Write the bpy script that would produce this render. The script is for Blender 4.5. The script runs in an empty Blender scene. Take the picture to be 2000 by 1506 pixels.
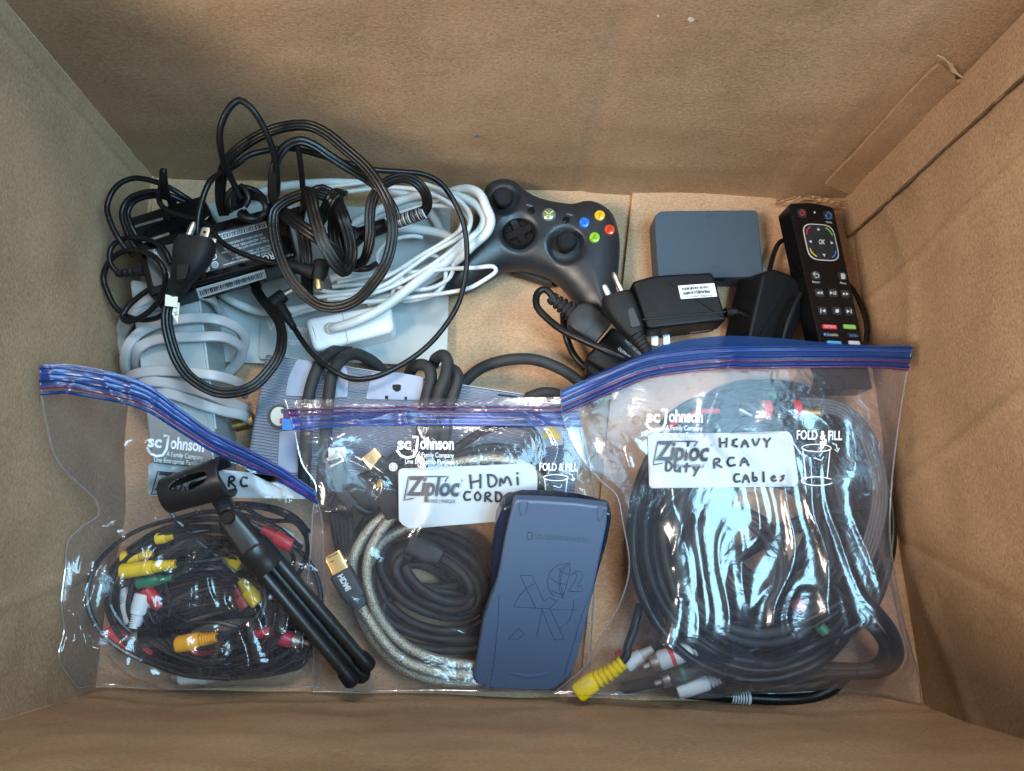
import bpy, bmesh, math, random
import numpy as np
from mathutils import Vector, Matrix, noise
from mathutils.bvhtree import BVHTree
from mathutils.geometry import delaunay_2d_cdt

random.seed(7)
scene = bpy.context.scene
COL = scene.collection

# ------------------------------------------------------------------ camera, world, lamps, exposure
S = 1.05
FPX = 1444.86
CAM = Vector((-0.01968 * S, -0.11782 * S, 0.58894 * S))
ROT = Matrix.Rotation(0.0086136, 3, 'Z') @ Matrix.Rotation(-0.0365259, 3, 'Y') @ Matrix.Rotation(0.2462688, 3, 'X')
cam_data = bpy.data.cameras.new("camera")
cam_data.sensor_width = 36.0
cam_data.lens = FPX / 2000 * 36.0
cam_data.clip_start = 0.01
cam_data.clip_end = 50
cam = bpy.data.objects.new("camera", cam_data)
COL.objects.link(cam)
cam.matrix_world = Matrix.Translation(CAM) @ ROT.to_4x4()
scene.camera = cam

world = bpy.data.worlds.new("World")
scene.world = world
world.use_nodes = True
bgn = world.node_tree.nodes["Background"]
bgn.inputs[0].default_value = (1.0, 0.95, 0.93, 1)
bgn.inputs[1].default_value = 0.38


def lamp(name, loc, target, size, size_y, power, color):
    d = bpy.data.lights.new(name, 'AREA')
    d.shape = 'RECTANGLE'
    d.size, d.size_y = size, size_y
    d.energy = power
    d.color = color
    o = bpy.data.objects.new(name, d)
    COL.objects.link(o)
    o.location = loc
    o.rotation_euler = (Vector(target) - Vector(loc)).to_track_quat('-Z', 'Y').to_euler()
    return o


lamp("window_light", (0.85, -0.22, 1.95), (0.05, 0.02, 0), 1.0, 1.0, 46, (0.38, 0.74, 1.0))
lamp("room_lamp", (-1.50, -0.80, 2.05), (0.1, 0.1, 0.1), 0.7, 0.7, 58, (1.0, 0.85, 0.72))
lamp("ceiling_lamp", (0.10, 1.0, 2.2), (0, -0.1, 0.1), 0.5, 0.5, 20, (1.0, 0.92, 0.84))

scene.view_settings.view_transform = 'Standard'
scene.view_settings.look = 'None'
scene.view_settings.exposure = 0.5
scene.view_settings.gamma = 1.0
scene.view_settings.use_curve_mapping = False
scene.cycles.use_denoising = True
scene.cycles.max_bounces = 6
scene.cycles.diffuse_bounces = 3
scene.cycles.glossy_bounces = 3
scene.cycles.transparent_max_bounces = 16
scene.cycles.use_adaptive_sampling = True
scene.cycles.adaptive_threshold = 0.035
scene.cycles.adaptive_min_samples = 12
scene.cycles.caustics_reflective = False
scene.cycles.caustics_refractive = False

# ------------------------------------------------------------------ from the picture to the place


def ray(x, y):
    return (ROT @ Vector(((x - 1000) / FPX, -(y - 753) / FPX, -1.0))).normalized()


def P(x, y, z):
    d = ray(x, y)
    return CAM + d * ((z - CAM.z) / d.z)


def to_px(p):
    q = ROT.transposed() @ (Vector(p) - CAM)
    return 1000 + FPX * q.x / -q.z, 753 - FPX * q.y / -q.z


WALL_H = 0.345
FA, FB, FC, FD = P(300, 347, 0), P(1650, 394, 0), P(1798, 1382, 0), P(186, 1350, 0)   # back-left, back-right, front-right, front-left


def inward(a, b):
    d = (b - a).normalized()
    n = Vector((d.y, -d.x, 0))
    if n.dot(-a) < 0:
        n = -n
    return a, n


WALLS = [inward(FA, FB), inward(FB, FC), inward(FC, FD), inward(FD, FA)]


def room(p):
    return min((p - a).dot(n) for a, n in WALLS)


def PC(x, y, z, r=0.003):
    """point of the place seen at x, y and height z, lifted until it is clear of the box walls"""
    p = P(x, y, z)
    while room(p) < r and z < 0.4:
        z += 0.002
        p = P(x, y, z)
    return p


class Plane:
    def __init__(self, a, b, c):
        pa, pb, pc = P(*a), P(*b), P(*c)
        self.o = pa
        self.n = (pb - pa).cross(pc - pa).normalized()
        if self.n.z < 0:
            self.n = -self.n

    def __call__(self, x, y, off=0.0):
        d = ray(x, y)
        o = self.o + self.n * off
        return CAM + d * ((o - CAM).dot(self.n) / d.dot(self.n))


def flat(z):
    return lambda x, y, off=0.0: P(x, y, z + off)


# ------------------------------------------------------------------ materials
MATS = {}


def mat(name, color, rough=0.5, metal=0.0, spec=0.5, var=0.0, vscale=60, bump=0.0, bscale=400, dust=0.0, dcol=(0.25, 0.23, 0.20),
        coat=0.0, rvar=0.0, trans=0.0):
    if name in MATS:
        return MATS[name]
    m = bpy.data.materials.new(name)
    m.use_nodes = True
    nt = m.node_tree
    N, L = nt.nodes, nt.links
    b = N["Principled BSDF"]
    b.inputs["Base Color"].default_value = (*color, 1)
    b.inputs["Roughness"].default_value = rough
    b.inputs["Metallic"].default_value = metal
    b.inputs["Specular IOR Level"].default_value = spec
    b.inputs["Coat Weight"].default_value = coat
    b.inputs["Coat Roughness"].default_value = 0.12
    tc = N.new("ShaderNodeTexCoord")
    out = None

    def nz(scale, detail=4, rough_=0.6):
        n = N.new("ShaderNodeTexNoise")
        n.inputs["Scale"].default_value = scale
        n.inputs["Detail"].default_value = detail
        n.inputs["Roughness"].default_value = rough_
        L.new(tc.outputs["Object"], n.inputs["Vector"])
        return n.outputs["Fac"]
    if var:
        mr = N.new("ShaderNodeMapRange")
        mr.inputs["From Min"].default_value = 0.3
        mr.inputs["From Max"].default_value = 0.7
        mr.inputs["To Min"].default_value = 1 - var
        mr.inputs["To Max"].default_value = 1 + var
        L.new(nz(vscale), mr.inputs["Value"])
        mx = N.new("ShaderNodeVectorMath")
        mx.operation = 'SCALE'
        mx.inputs[0].default_value = color
        L.new(mr.outputs[0], mx.inputs["Scale"])
        out = mx.outputs[0]
    if dust:
        cr = N.new("ShaderNodeMapRange")
        cr.inputs["From Min"].default_value = 0.62
        cr.inputs["From Max"].default_value = 0.78
        cr.inputs["To Max"].default_value = 1.0
        cr.clamp = True
        L.new(nz(900, 2, 0.7), cr.inputs["Value"])
        c2 = N.new("ShaderNodeMapRange")
        c2.inputs["From Min"].default_value = 0.40
        c2.inputs["From Max"].default_value = 0.75
        c2.inputs["To Max"].default_value = dust
        c2.clamp = True
        L.new(nz(45), c2.inputs["Value"])
        mu = N.new("ShaderNodeMath")
        mu.operation = 'MULTIPLY'
        L.new(cr.outputs[0], mu.inputs[0])
        L.new(c2.outputs[0], mu.inputs[1])
        mi = N.new("ShaderNodeMix")
        mi.data_type = 'RGBA'
        mi.inputs[6].default_value = (*color, 1)
        mi.inputs[7].default_value = (*dcol, 1)
        if out:
            L.new(out, mi.inputs[6])
        L.new(mu.outputs[0], mi.inputs[0])
        out = mi.outputs[2]
    if out:
        L.new(out, b.inputs["Base Color"])
    if rvar:
        mr = N.new("ShaderNodeMapRange")
        mr.inputs["From Min"].default_value = 0.3
        mr.inputs["From Max"].default_value = 0.7
        mr.inputs["To Min"].default_value = max(0.03, rough - rvar)
        mr.inputs["To Max"].default_value = rough + rvar
        L.new(nz(120), mr.inputs["Value"])
        L.new(mr.outputs[0], b.inputs["Roughness"])
    if bump:
        bp = N.new("ShaderNodeBump")
        bp.inputs["Strength"].default_value = bump
        bp.inputs["Distance"].default_value = 0.001
        L.new(nz(bscale, 3), bp.inputs["Height"])
        L.new(bp.outputs[0], b.inputs["Normal"])
    MATS[name] = m
    return m


def cardboard(name, base, streak_axis):
    m = bpy.data.materials.new(name)
    m.use_nodes = True
    N, L = m.node_tree.nodes, m.node_tree.links
    b = N["Principled BSDF"]
    b.inputs["Roughness"].default_value = 0.85
    b.inputs["Specular IOR Level"].default_value = 0.22
    tc = N.new("ShaderNodeTexCoord")

    def nz(sc, scale, detail, rough_):
        mp = N.new("ShaderNodeMapping")
        mp.inputs["Scale"].default_value = sc
        L.new(tc.outputs["Object"], mp.inputs["Vector"])
        n = N.new("ShaderNodeTexNoise")
        n.inputs["Scale"].default_value = scale
        n.inputs["Detail"].default_value = detail
        n.inputs["Roughness"].default_value = rough_
        L.new(mp.outputs[0], n.inputs["Vector"])
        return n.outputs["Fac"]
    st = [1.0, 1.0, 1.0]
    st[streak_axis] = 0.6
    fib = nz(st, 620, 5, 0.8)
    blot = nz((1, 1, 1), 9, 5, 0.6)
    flute = nz([0.05 if i == streak_axis else 1.0 for i in range(3)], 60, 2, 0.5)
    r = N.new("ShaderNodeValToRGB")
    r.color_ramp.elements[0].position = 0.35
    r.color_ramp.elements[0].color = (base[0] * 0.62, base[1] * 0.60, base[2] * 0.56, 1)
    r.color_ramp.elements[1].position = 0.65
    r.color_ramp.elements[1].color = (base[0] * 1.36, base[1] * 1.36, base[2] * 1.38, 1)
    mixf = N.new("ShaderNodeMath")
    mixf.operation = 'MULTIPLY_ADD'
    L.new(fib, mixf.inputs[0])
    mixf.inputs[1].default_value = 0.62
    bl = N.new("ShaderNodeMath")
    bl.operation = 'MULTIPLY'
    bl.inputs[1].default_value = 0.28
    L.new(blot, bl.inputs[0])
    fl = N.new("ShaderNodeMath")
    fl.operation = 'MULTIPLY_ADD'
    fl.inputs[1].default_value = 0.05
    L.new(flute, fl.inputs[0])
    L.new(bl.outputs[0], fl.inputs[2])
    L.new(fl.outputs[0], mixf.inputs[2])
    L.new(mixf.outputs[0], r.inputs[0])
    L.new(r.outputs[0], b.inputs["Base Color"])
    bp = N.new("ShaderNodeBump")
    bp.inputs["Strength"].default_value = 0.5
    bp.inputs["Distance"].default_value = 0.0014
    L.new(fib, bp.inputs["Height"])
    bp2 = N.new("ShaderNodeBump")
    bp2.inputs["Strength"].default_value = 0.22
    bp2.inputs["Distance"].default_value = 0.004
    L.new(nz((1, 1, 1), 28, 3, 0.5), bp2.inputs["Height"])
    L.new(bp2.outputs[0], bp.inputs["Normal"])
    L.new(bp.outputs[0], b.inputs["Normal"])
    return m


def film(name, tint, haze, base_reflect, rough, color=(1, 1, 1), milk=0.22, wr=0.25, soft=0.45):
    """thin clear plastic sheet: passes light, mirrors more at a glancing angle, a little milky"""
    if name in MATS:
        return MATS[name]
    m = bpy.data.materials.new(name)
    m.use_nodes = True
    N, L = m.node_tree.nodes, m.node_tree.links
    N.remove(N["Principled BSDF"])
    out = N["Material Output"]

    def math_(op, a, b=None, c=None):
        n = N.new("ShaderNodeMath")
        n.operation = op
        n.use_clamp = op == 'MULTIPLY_ADD'
        for i, v in enumerate((a, b, c)):
            if v is None:
                continue
            if isinstance(v, (int, float)):
                n.inputs[i].default_value = v
            else:
                L.new(v, n.inputs[i])
        return n.outputs[0]

    def mix(fac, a, b):
        n = N.new("ShaderNodeMixShader")
        if isinstance(fac, (int, float)):
            n.inputs[0].default_value = fac
        else:
            L.new(fac, n.inputs[0])
        L.new(a, n.inputs[1])
        L.new(b, n.inputs[2])
        return n.outputs[0]
    tc = N.new("ShaderNodeTexCoord")
    n = N.new("ShaderNodeTexNoise")
    n.inputs["Scale"].default_value = 70
    n.inputs["Detail"].default_value = 3
    n.inputs["Distortion"].default_value = 1.4
    L.new(tc.outputs["Object"], n.inputs["Vector"])
    b0 = N.new("ShaderNodeBump")
    b0.inputs["Strength"].default_value = wr
    b0.inputs["Distance"].default_value = 0.003
    L.new(n.outputs["Fac"], b0.inputs["Height"])
    cr = N.new("ShaderNodeTexNoise")          # sharp crinkle lines pressed into the sheet
    cr.noise_type = 'RIDGED_MULTIFRACTAL'
    cr.inputs["Scale"].default_value = 17
    cr.inputs["Detail"].default_value = 2.5
    cr.inputs["Distortion"].default_value = 0.6
    L.new(tc.outputs["Object"], cr.inputs["Vector"])
    bp = N.new("ShaderNodeBump")
    bp.inputs["Strength"].default_value = wr * 0.7
    bp.inputs["Distance"].default_value = 0.0035
    L.new(cr.outputs["Fac"], bp.inputs["Height"])
    L.new(b0.outputs[0], bp.inputs["Normal"])
    lw = N.new("ShaderNodeLayerWeight")
    lw.inputs[0].default_value = 0.5
    L.new(bp.outputs[0], lw.inputs["Normal"])
    f = lw.outputs["Facing"]
    tr = N.new("ShaderNodeBsdfTransparent")
    tr.inputs[0].default_value = (*tint, 1)
    tl = N.new("ShaderNodeBsdfTranslucent")
    tl.inputs[0].default_value = (*color, 1)
    df = N.new("ShaderNodeBsdfDiffuse")
    df.inputs[0].default_value = (*color, 1)
    g = []
    for r_ in (rough, rough + 0.13):
        gl = N.new("ShaderNodeBsdfGlossy")
        gl.inputs["Roughness"].default_value = r_
        L.new(bp.outputs[0], gl.inputs["Normal"])
        g.append(gl.outputs[0])
    milky = math_('MULTIPLY_ADD', math_('POWER', f, 2.0), milk, haze)
    refl = math_('MULTIPLY_ADD', math_('POWER', f, 4.0), 0.7, base_reflect)
    body = mix(milky, tr.outputs[0], mix(0.5, tl.outputs[0], df.outputs[0]))
    L.new(mix(refl, body, mix(soft, g[0], g[1])), out.inputs[0])
    MATS[name] = m
    return m


BLACK = mat("black_plastic", (0.006, 0.006, 0.007), 0.42, dust=0.2, spec=0.18, bump=0.10, rvar=0.1)
SATIN = mat("satin_black_plastic", (0.006, 0.0065, 0.0075), 0.45, spec=0.20, bump=0.12, bscale=1500, rvar=0.08)
GLOSSB = mat("glossy_black_plastic", (0.005, 0.005, 0.006), 0.14, spec=0.32, dust=0.35, rvar=0.06)
RUBBER = mat("black_rubber", (0.009, 0.009, 0.010), 0.60, dust=0.40, spec=0.22, bump=0.2, var=0.25)
CORDB = mat("black_cord", (0.006, 0.006, 0.007), 0.36, dust=0.06, spec=0.25, rvar=0.1)
CORDR = mat("ribbed_black_cord", (0.0055, 0.0053, 0.0053), 0.33, dust=0.06, spec=0.25, rvar=0.08)
HEAVY = mat("heavy_grey_black_cord", (0.024, 0.025, 0.026), 0.62, spec=0.3, var=0.25, dust=0.6, bump=0.15)
WHITEC = mat("white_cord", (0.56, 0.59, 0.59), 0.42, var=0.10, vscale=35)
WHITEP = mat("white_gloss_plastic", (0.76, 0.77, 0.77), 0.16, var=0.03)
GREYP = mat("grey_adapter_plastic", (0.29, 0.32, 0.33), 0.5, var=0.06, bump=0.08)
GREYC = mat("lilac_grey_cord", (0.36, 0.355, 0.37), 0.42, var=0.06)
PAPER = mat("grey_paper", (0.33, 0.37, 0.38), 0.42, var=0.05, vscale=12, spec=0.6)
PAPER2 = mat("light_grey_paper", (0.40, 0.45, 0.46), 0.42, var=0.05, vscale=12, spec=0.6)
PAPERE = mat("paper_edge", (0.62, 0.62, 0.60), 0.8)
STEEL = mat("nickel_prong", (0.46, 0.43, 0.39), 0.42, metal=1.0, rvar=0.1, var=0.15)
BRASS = mat("brass", (0.46, 0.32, 0.15), 0.42, metal=1.0, var=0.2)
GOLD = mat("gold_plate", (0.60, 0.43, 0.17), 0.32, metal=1.0)
LABELW = mat("white_label", (0.66, 0.70, 0.72), 0.55)
INK = mat("black_ink", (0.012, 0.012, 0.015), 0.5)
INKG = mat("grey_print", (0.30, 0.31, 0.32), 0.6)
PRINTW = mat("white_print", (0.72, 0.76, 0.78), 0.5)
CTRL = mat("controller_shell", (0.017, 0.019, 0.023), 0.40, bump=0.10, bscale=2500, dust=0.55, dcol=(0.3, 0.29, 0.27), rvar=0.05)
SLATE = mat("slate_shell", (0.042, 0.062, 0.086), 0.55, bump=0.06, bscale=2500)
YEL = mat("yellow_plastic", (0.72, 0.46, 0.02), 0.4)
RED = mat("red_plastic", (0.50, 0.025, 0.03), 0.4)
WHT = mat("white_plug_plastic", (0.66, 0.68, 0.68), 0.42)
LGR = mat("light_grey_plug_plastic", (0.48, 0.50, 0.50), 0.45)
GRN = mat("green_plastic", (0.02, 0.16, 0.08), 0.4)
BLU = mat("blue_plastic", (0.03, 0.14, 0.5), 0.4)
DGREY = mat("dark_grey_plastic", (0.026, 0.028, 0.031), 0.5, spec=0.3, dust=0.3)
CALC = mat("slate_blue_cover", (0.055, 0.088, 0.150), 0.42, bump=0.05, bscale=2500, rvar=0.04, dust=0.12)
NAVY = mat("navy_shell", (0.008, 0.013, 0.030), 0.22)
GROOVE_SHADE = mat("painted_groove_shade", (0.016, 0.024, 0.045), 0.6)  # dark tone painting the shade inside grooves; nothing is cut in
RELIEF_LIT = mat("painted_relief_light", (0.085, 0.130, 0.210), 0.35)  # lighter cover tone painting light caught by relief; the strips are flat
DARKH = mat("socket_dark", (0.004, 0.004, 0.004), 0.8)

# ------------------------------------------------------------------ mesh helpers


def mesh_obj(name, verts, faces, material, parent=None, smooth=True, angle=40):
    me = bpy.data.meshes.new(name)
    me.from_pydata([tuple(v) for v in verts], [], faces)
    bm = bmesh.new()
    bm.from_mesh(me)
    bmesh.ops.recalc_face_normals(bm, faces=bm.faces)
    bm.to_mesh(me)
    bm.free()
    return finish(name, me, material, parent, smooth, angle)


def finish(name, me, material, parent, smooth=True, angle=40):
    me.materials.append(material)
    if smooth:
        me.polygons.foreach_set("use_smooth", [True] * len(me.polygons))
        if angle:
            me.set_sharp_from_angle(angle=math.radians(angle))
    o = bpy.data.objects.new(name, me)
    COL.objects.link(o)
    if parent is not None:
        adopt(o, parent)
    return o


def adopt(o, parent):
    o.parent = parent
    base = parent.location if parent.type == 'EMPTY' else Vector((0, 0, 0))
    if parent.type == 'EMPTY':
        o.matrix_parent_inverse = Matrix.Translation(-Vector(base))


def thing(name, label, cat, loc, group=None):
    o = bpy.data.objects.new(name, None)
    o.empty_display_size = 0.02
    COL.objects.link(o)
    o.location = loc
    o["label"] = label
    o["category"] = cat
    if group:
        o["group"] = group
    return o


def spline(pts, step=0.003, closed=False):
    pts = [Vector(p) for p in pts]
    if len(pts) < 3:
        a, b = pts
        n = max(2, int((b - a).length / step))
        return [a.lerp(b, i / n) for i in range(n + 1)]
    ext = [pts[0] * 2 - pts[1]] + pts + [pts[-1] * 2 - pts[-2]]
    out = []
    for i in range(1, len(ext) - 2):
        p0, p1, p2, p3 = ext[i - 1:i + 3]
        t01, t12, t23 = (max((b - a).length, 1e-6) ** 0.5 for a, b in ((p0, p1), (p1, p2), (p2, p3)))
        m1 = (p2 - p1) + t12 * ((p1 - p0) / t01 - (p2 - p0) / (t01 + t12))
        m2 = (p2 - p1) + t12 * ((p3 - p2) / t23 - (p3 - p1) / (t12 + t23))
        n = max(2, int((p2 - p1).length / step))
        for k in range(n):
            t = k / n
            out.append((2 * t ** 3 - 3 * t ** 2 + 1) * p1 + (t ** 3 - 2 * t ** 2 + t) * m1 + (-2 * t ** 3 + 3 * t ** 2) * p2 + (t ** 3 - t ** 2) * m2)
    out.append(pts[-1])
    return out


def frames(path, up=None):
    """tangent, side, normal along a path; with up the section keeps facing up, else it turns as little as it can"""
    n = len(path)
    out = []
    prev = None
    for i in range(n):
        t = (path[min(i + 1, n - 1)] - path[max(i - 1, 0)])
        t = t.normalized() if t.length > 1e-9 else Vector((1, 0, 0))
        if prev is None:
            u = Vector(up or (0, 0, 1))
            nn = u - t * u.dot(t)
            if nn.length < 0.05:
                nn = t.orthogonal()
        else:
            nn = prev - t * prev.dot(t)
            if up:
                u = Vector(up)
                w = u - t * u.dot(t)
                if w.length > 0.35:
                    nn = nn.normalized().lerp(w.normalized(), 0.25)
                    nn = nn - t * nn.dot(t)
        nn.normalize()
        prev = nn
        out.append((t, t.cross(nn), nn))
    return out


def sweep(path, section, radii=None, up=None, caps=True):
    """section: list of (side, normal) in metres; radii: scale per point"""
    fr = frames(path, up)
    V, F = [], []
    k = len(section)
    for i, p in enumerate(path):
        s = radii[i] if radii is not None else 1.0
        _, sd, nm = fr[i]
        for a, b in section:
            V.append(p + sd * (a * s) + nm * (b * s))
    for i in range(len(path) - 1):
        for j in range(k):
            a, b = i * k + j, i * k + (j + 1) % k
            F.append((a, b, b + k, a + k))
    if caps:
        F.append(tuple(range(k - 1, -1, -1)))
        F.append(tuple(range((len(path) - 1) * k, len(path) * k)))
    return V, F


def circle(r, n=10):
    return [(r * math.cos(2 * math.pi * i / n), r * math.sin(2 * math.pi * i / n)) for i in range(n)]


def ribbed(w, h, lobes=3, n=6):
    """flat cord of joined round strands"""
    r = w / lobes / 2
    pts = []
    for side in (1, -1):
        for l in range(lobes) if side == 1 else range(lobes - 1, -1, -1):
            cx = -w / 2 + r * (2 * l + 1)
            for k in range(n):
                a = math.pi * (k + 0.5) / n
                if side == 1:
                    pts.append((cx - r * math.cos(a), h / 2 * (0.55 + 0.45 * math.sin(a))))
                else:
                    pts.append((cx + r * math.cos(a), -h / 2 * (0.55 + 0.45 * math.sin(a))))
    return pts


def flatsec(w, h, n=14):
    out = []
    for i in range(n):
        a = 2 * math.pi * i / n
        c, s = math.cos(a), math.sin(a)
        out.append((w / 2 * math.copysign(abs(c) ** 0.45, c), h / 2 * math.copysign(abs(s) ** 0.45, s)))
    return out


SAMPLES = None          # heights that a bag's sheet has to clear


def note(path, r):
    if SAMPLES is not None:
        SAMPLES.extend((p.x, p.y, p.z + r, r) for p in path)


def cable(name, pts, r, material, parent, section=None, up=None, clamp=True, step=0.003, nseg=10, world=False):
    """pts: (x, y, z) in picture position and height"""
    w = pts if world else [PC(*p, r=r + 0.001) if clamp else P(*p) for p in pts]
    path = spline(w, step)
    note(path, r)
    V, F = sweep(path, section or circle(r, nseg), up=up or ((0, 0, 1) if section else None))
    return mesh_obj(name, V, F, material, parent, True, 50)


def loft(name, rings, material, parent, n=16, power=0.5, up=None, angle=35, sub=1, caps=True, axis=None):
    """rings: (point, half width, half height) down a path; superellipse section"""
    path = [Vector(r[0]) for r in rings]
    fr = frames(path, up or (0, 0, 1))
    if axis is not None:          # one steady direction for straight bodies
        f0 = frames([Vector((0, 0, 0)), Vector(axis)], up or (0, 0, 1))[0]
        fr = [f0] * len(path)
    V, F = [], []
    for (p, w, h), (t, sd, nm) in zip(rings, fr):
        for i in range(n):
            a = 2 * math.pi * i / n
            c, s = math.cos(a), math.sin(a)
            V.append(Vector(p) + sd * (w * math.copysign(abs(c) ** power, c)) + nm * (h * math.copysign(abs(s) ** power, s)))
        note([Vector(p)], h)
    k = n
    for i in range(len(rings) - 1):
        for j in range(k):
            a, b = i * k + j, i * k + (j + 1) % k
            F.append((a, b, b + k, a + k))
    if caps:
        F.append(tuple(range(k - 1, -1, -1)))
        F.append(tuple(range((len(rings) - 1) * k, len(rings) * k)))
    return mesh_obj(name, V, F, material, parent, True, angle)


def lathe(name, a, b, prof, material, parent, n=16, angle=35, power=1.0, flatten=1.0, caps=True):
    """prof: (fraction along a to b, radius in m)"""
    a, b = Vector(a), Vector(b)
    return loft(name, [(a.lerp(b, t), r, r * flatten) for t, r in prof], material, parent, n, power, angle=angle, caps=caps, axis=b - a)


def roundpoly(pts, r, n=4):
    out = []
    m = len(pts)
    rr = r if isinstance(r, (list, tuple)) else [r] * m
    for i in range(m):
        p0, p1, p2 = (Vector(pts[(i + k) % m][:2]) for k in (-1, 0, 1))
        d0, d1 = (p0 - p1), (p2 - p1)
        q = min(rr[i], d0.length * 0.48, d1.length * 0.48)
        if q < 1e-6:
            out.append(tuple(p1))
            continue
        a, b = p1 + d0.normalized() * q, p1 + d1.normalized() * q
        for k in range(n + 1):
            t = k / n
            out.append(tuple((1 - t) ** 2 * a + 2 * t * (1 - t) * p1 + t ** 2 * b))
    return out


def slab(name, pxpoly, surf, thick, material, parent, bevel=0.001, segs=2, top_off=0.0, down=None, angle=30, taper=None):
    """solid whose upper face is the outline pxpoly on surf, thick metres deep"""
    top = [surf(x, y, top_off) for x, y in pxpoly]
    n = Vector((0, 0, 0))
    for i in range(len(top)):
        n += top[i].cross(top[(i + 1) % len(top)])
    n.normalize()
    if n.z < 0:
        n = -n
    dn = Vector(down) if down else -n
    bot = [p + dn * thick for p in top]
    if taper:
        c = sum(bot, Vector()) / len(bot)
        bot = [c + (p - c) * taper for p in bot]
    bm = bmesh.new()
    tv = [bm.verts.new(p) for p in top]
    bv = [bm.verts.new(p) for p in bot]
    tf = bm.faces.new(tv)
    bm.faces.new(bv[::-1])
    k = len(tv)
    for i in range(k):
        bm.faces.new((tv[i], bv[i], bv[(i + 1) % k], tv[(i + 1) % k]))
    bmesh.ops.recalc_face_normals(bm, faces=bm.faces)
    if bevel > 0:
        es = list({e for e in tf.edges})
        if len(pxpoly) <= 8:
            for i in range(k):
                e = bm.edges.get((tv[i], bv[i]))
                if e:
                    es.append(e)
        bmesh.ops.bevel(bm, geom=es, offset=bevel, segments=segs, profile=0.5, affect='EDGES')
    me = bpy.data.meshes.new(name)
    bm.to_mesh(me)
    bm.free()
    note(top, 0.0)
    o = finish(name, me, material, parent, True, angle)
    if bevel > 0:
        w = o.modifiers.new('even_normals', 'WEIGHTED_NORMAL')
        w.keep_sharp = True
    return o


def tri_text(txt, size, bold=0.0, shear=0.0):
    cu = bpy.data.curves.new("t", 'FONT')
    cu.body = txt
    cu.size = size
    cu.align_x = 'CENTER'
    cu.align_y = 'CENTER'
    cu.offset = bold
    cu.shear = shear
    cu.resolution_u = 3
    o = bpy.data.objects.new("t", cu)
    COL.objects.link(o)
    dg = bpy.context.evaluated_depsgraph_get()
    me = o.evaluated_get(dg).to_mesh()
    V = [(v.co.x, v.co.y) for v in me.vertices]
    F = [tuple(p.vertices) for p in me.polygons]
    o.evaluated_get(dg).to_mesh_clear()
    bpy.data.objects.remove(o)
    bpy.data.curves.remove(cu)
    return V, F


def text(txt, x, y, size, ang, surf, material, parent, name="lettering", width=None, bold=0.0, shear=0.0, off=0.0003, flip=False):
    """flat print: centre x, y, cap size and turn in picture terms, laid on surf; width squeezes it to that length"""
    V, F = tri_text(txt, size, bold * size, shear)
    if not V:
        return None
    if width:
        xs = [v[0] for v in V]
        k = width / (max(xs) - min(xs))
        V = [(v[0] * k, v[1]) for v in V]
    c, s = math.cos(math.radians(ang)), math.sin(math.radians(ang))
    W = []
    for a, b in V:
        b = -b
        W.append(surf(x + a * c - b * s, y + a * s + b * c, off))
    me = bpy.data.meshes.new(name)
    me.from_pydata([tuple(v) for v in W], [], F)
    return finish(name, me, material, parent, False)


def strokes(lines, width, surf, material, parent, name="lettering", off=0.0003, sub=6.0):
    """ink lines: lists of picture points, drawn as narrow strips on surf"""
    V, F = [], []
    for ln in lines:
        pts = [Vector(p) for p in ln]
        dense = []
        for a, b in zip(pts, pts[1:]):
            n = max(1, int((b - a).length / sub))
            dense += [a.lerp(b, i / n) for i in range(n)]
        dense.append(pts[-1])
        base = len(V)
        for i, p in enumerate(dense):
            t = dense[min(i + 1, len(dense) - 1)] - dense[max(i - 1, 0)]
            t = t.normalized() if t.length > 0 else Vector((1, 0))
            nn = Vector((-t.y, t.x)) * width / 2
            e = t * (width * 0.3 if i == len(dense) - 1 else (-width * 0.3 if i == 0 else 0))
            V.append(surf(*(p + nn + e), off))
            V.append(surf(*(p - nn + e), off))
        for i in range(len(dense) - 1):
            F.append((base + 2 * i, base + 2 * i + 1, base + 2 * i + 3, base + 2 * i + 2))
    me = bpy.data.meshes.new(name)
    me.from_pydata([tuple(v) for v in V], [], F)
    return finish(name, me, material, parent, False)


def patch(pxpoly, surf, material, parent, name="label", off=0.0002, cell=None):
    """flat printed area or sticker on surf"""
    if cell is None:
        V = [surf(x, y, off) for x, y in pxpoly]
        F = [tuple(range(len(V)))]
    else:
        xs, ys = [p[0] for p in pxpoly], [p[1] for p in pxpoly]
        pts = [Vector(p) for p in pxpoly]
        m = len(pts)
        for gx in np.arange(min(xs) + cell / 2, max(xs), cell):
            for gy in np.arange(min(ys) + cell / 2, max(ys), cell):
                if inpoly(gx, gy, pxpoly):
                    pts.append(Vector((gx, gy)))
        r = delaunay_2d_cdt(pts, [(i, (i + 1) % m) for i in range(m)], [], 1, 1e-5)
        V = [surf(p[0], p[1], off) for p in r[0]]
        F = [tuple(f) for f in r[2]]
    me = bpy.data.meshes.new(name)
    me.from_pydata([tuple(v) for v in V], [], F)
    return finish(name, me, material, parent, cell is not None, None)


def barcode(x0, y0, x1, y1, hpx, surf, parent, material=INK, seed=1, off=0.0004):
    rnd = random.Random(seed)
    a, b = Vector((x0, y0)), Vector((x1, y1))
    d = (b - a).normalized()
    nn = Vector((-d.y, d.x)) * hpx
    L = (b - a).length
    V, F = [], []
    s = 0
    while s < L - 2:
        w = rnd.choice((0.8, 1.1, 1.6, 2.4))
        q = [a + d * s, a + d * (s + w), a + d * (s + w) + nn, a + d * s + nn]
        k = len(V)
        V += [surf(*p, off) for p in q]
        F.append((k, k + 1, k + 2, k + 3))
        s += w + rnd.choice((0.9, 1.3, 2.0))
    me = bpy.data.meshes.new("barcode")
    me.from_pydata([tuple(v) for v in V], [], F)
    return finish("barcode", me, material, parent, False)


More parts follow.
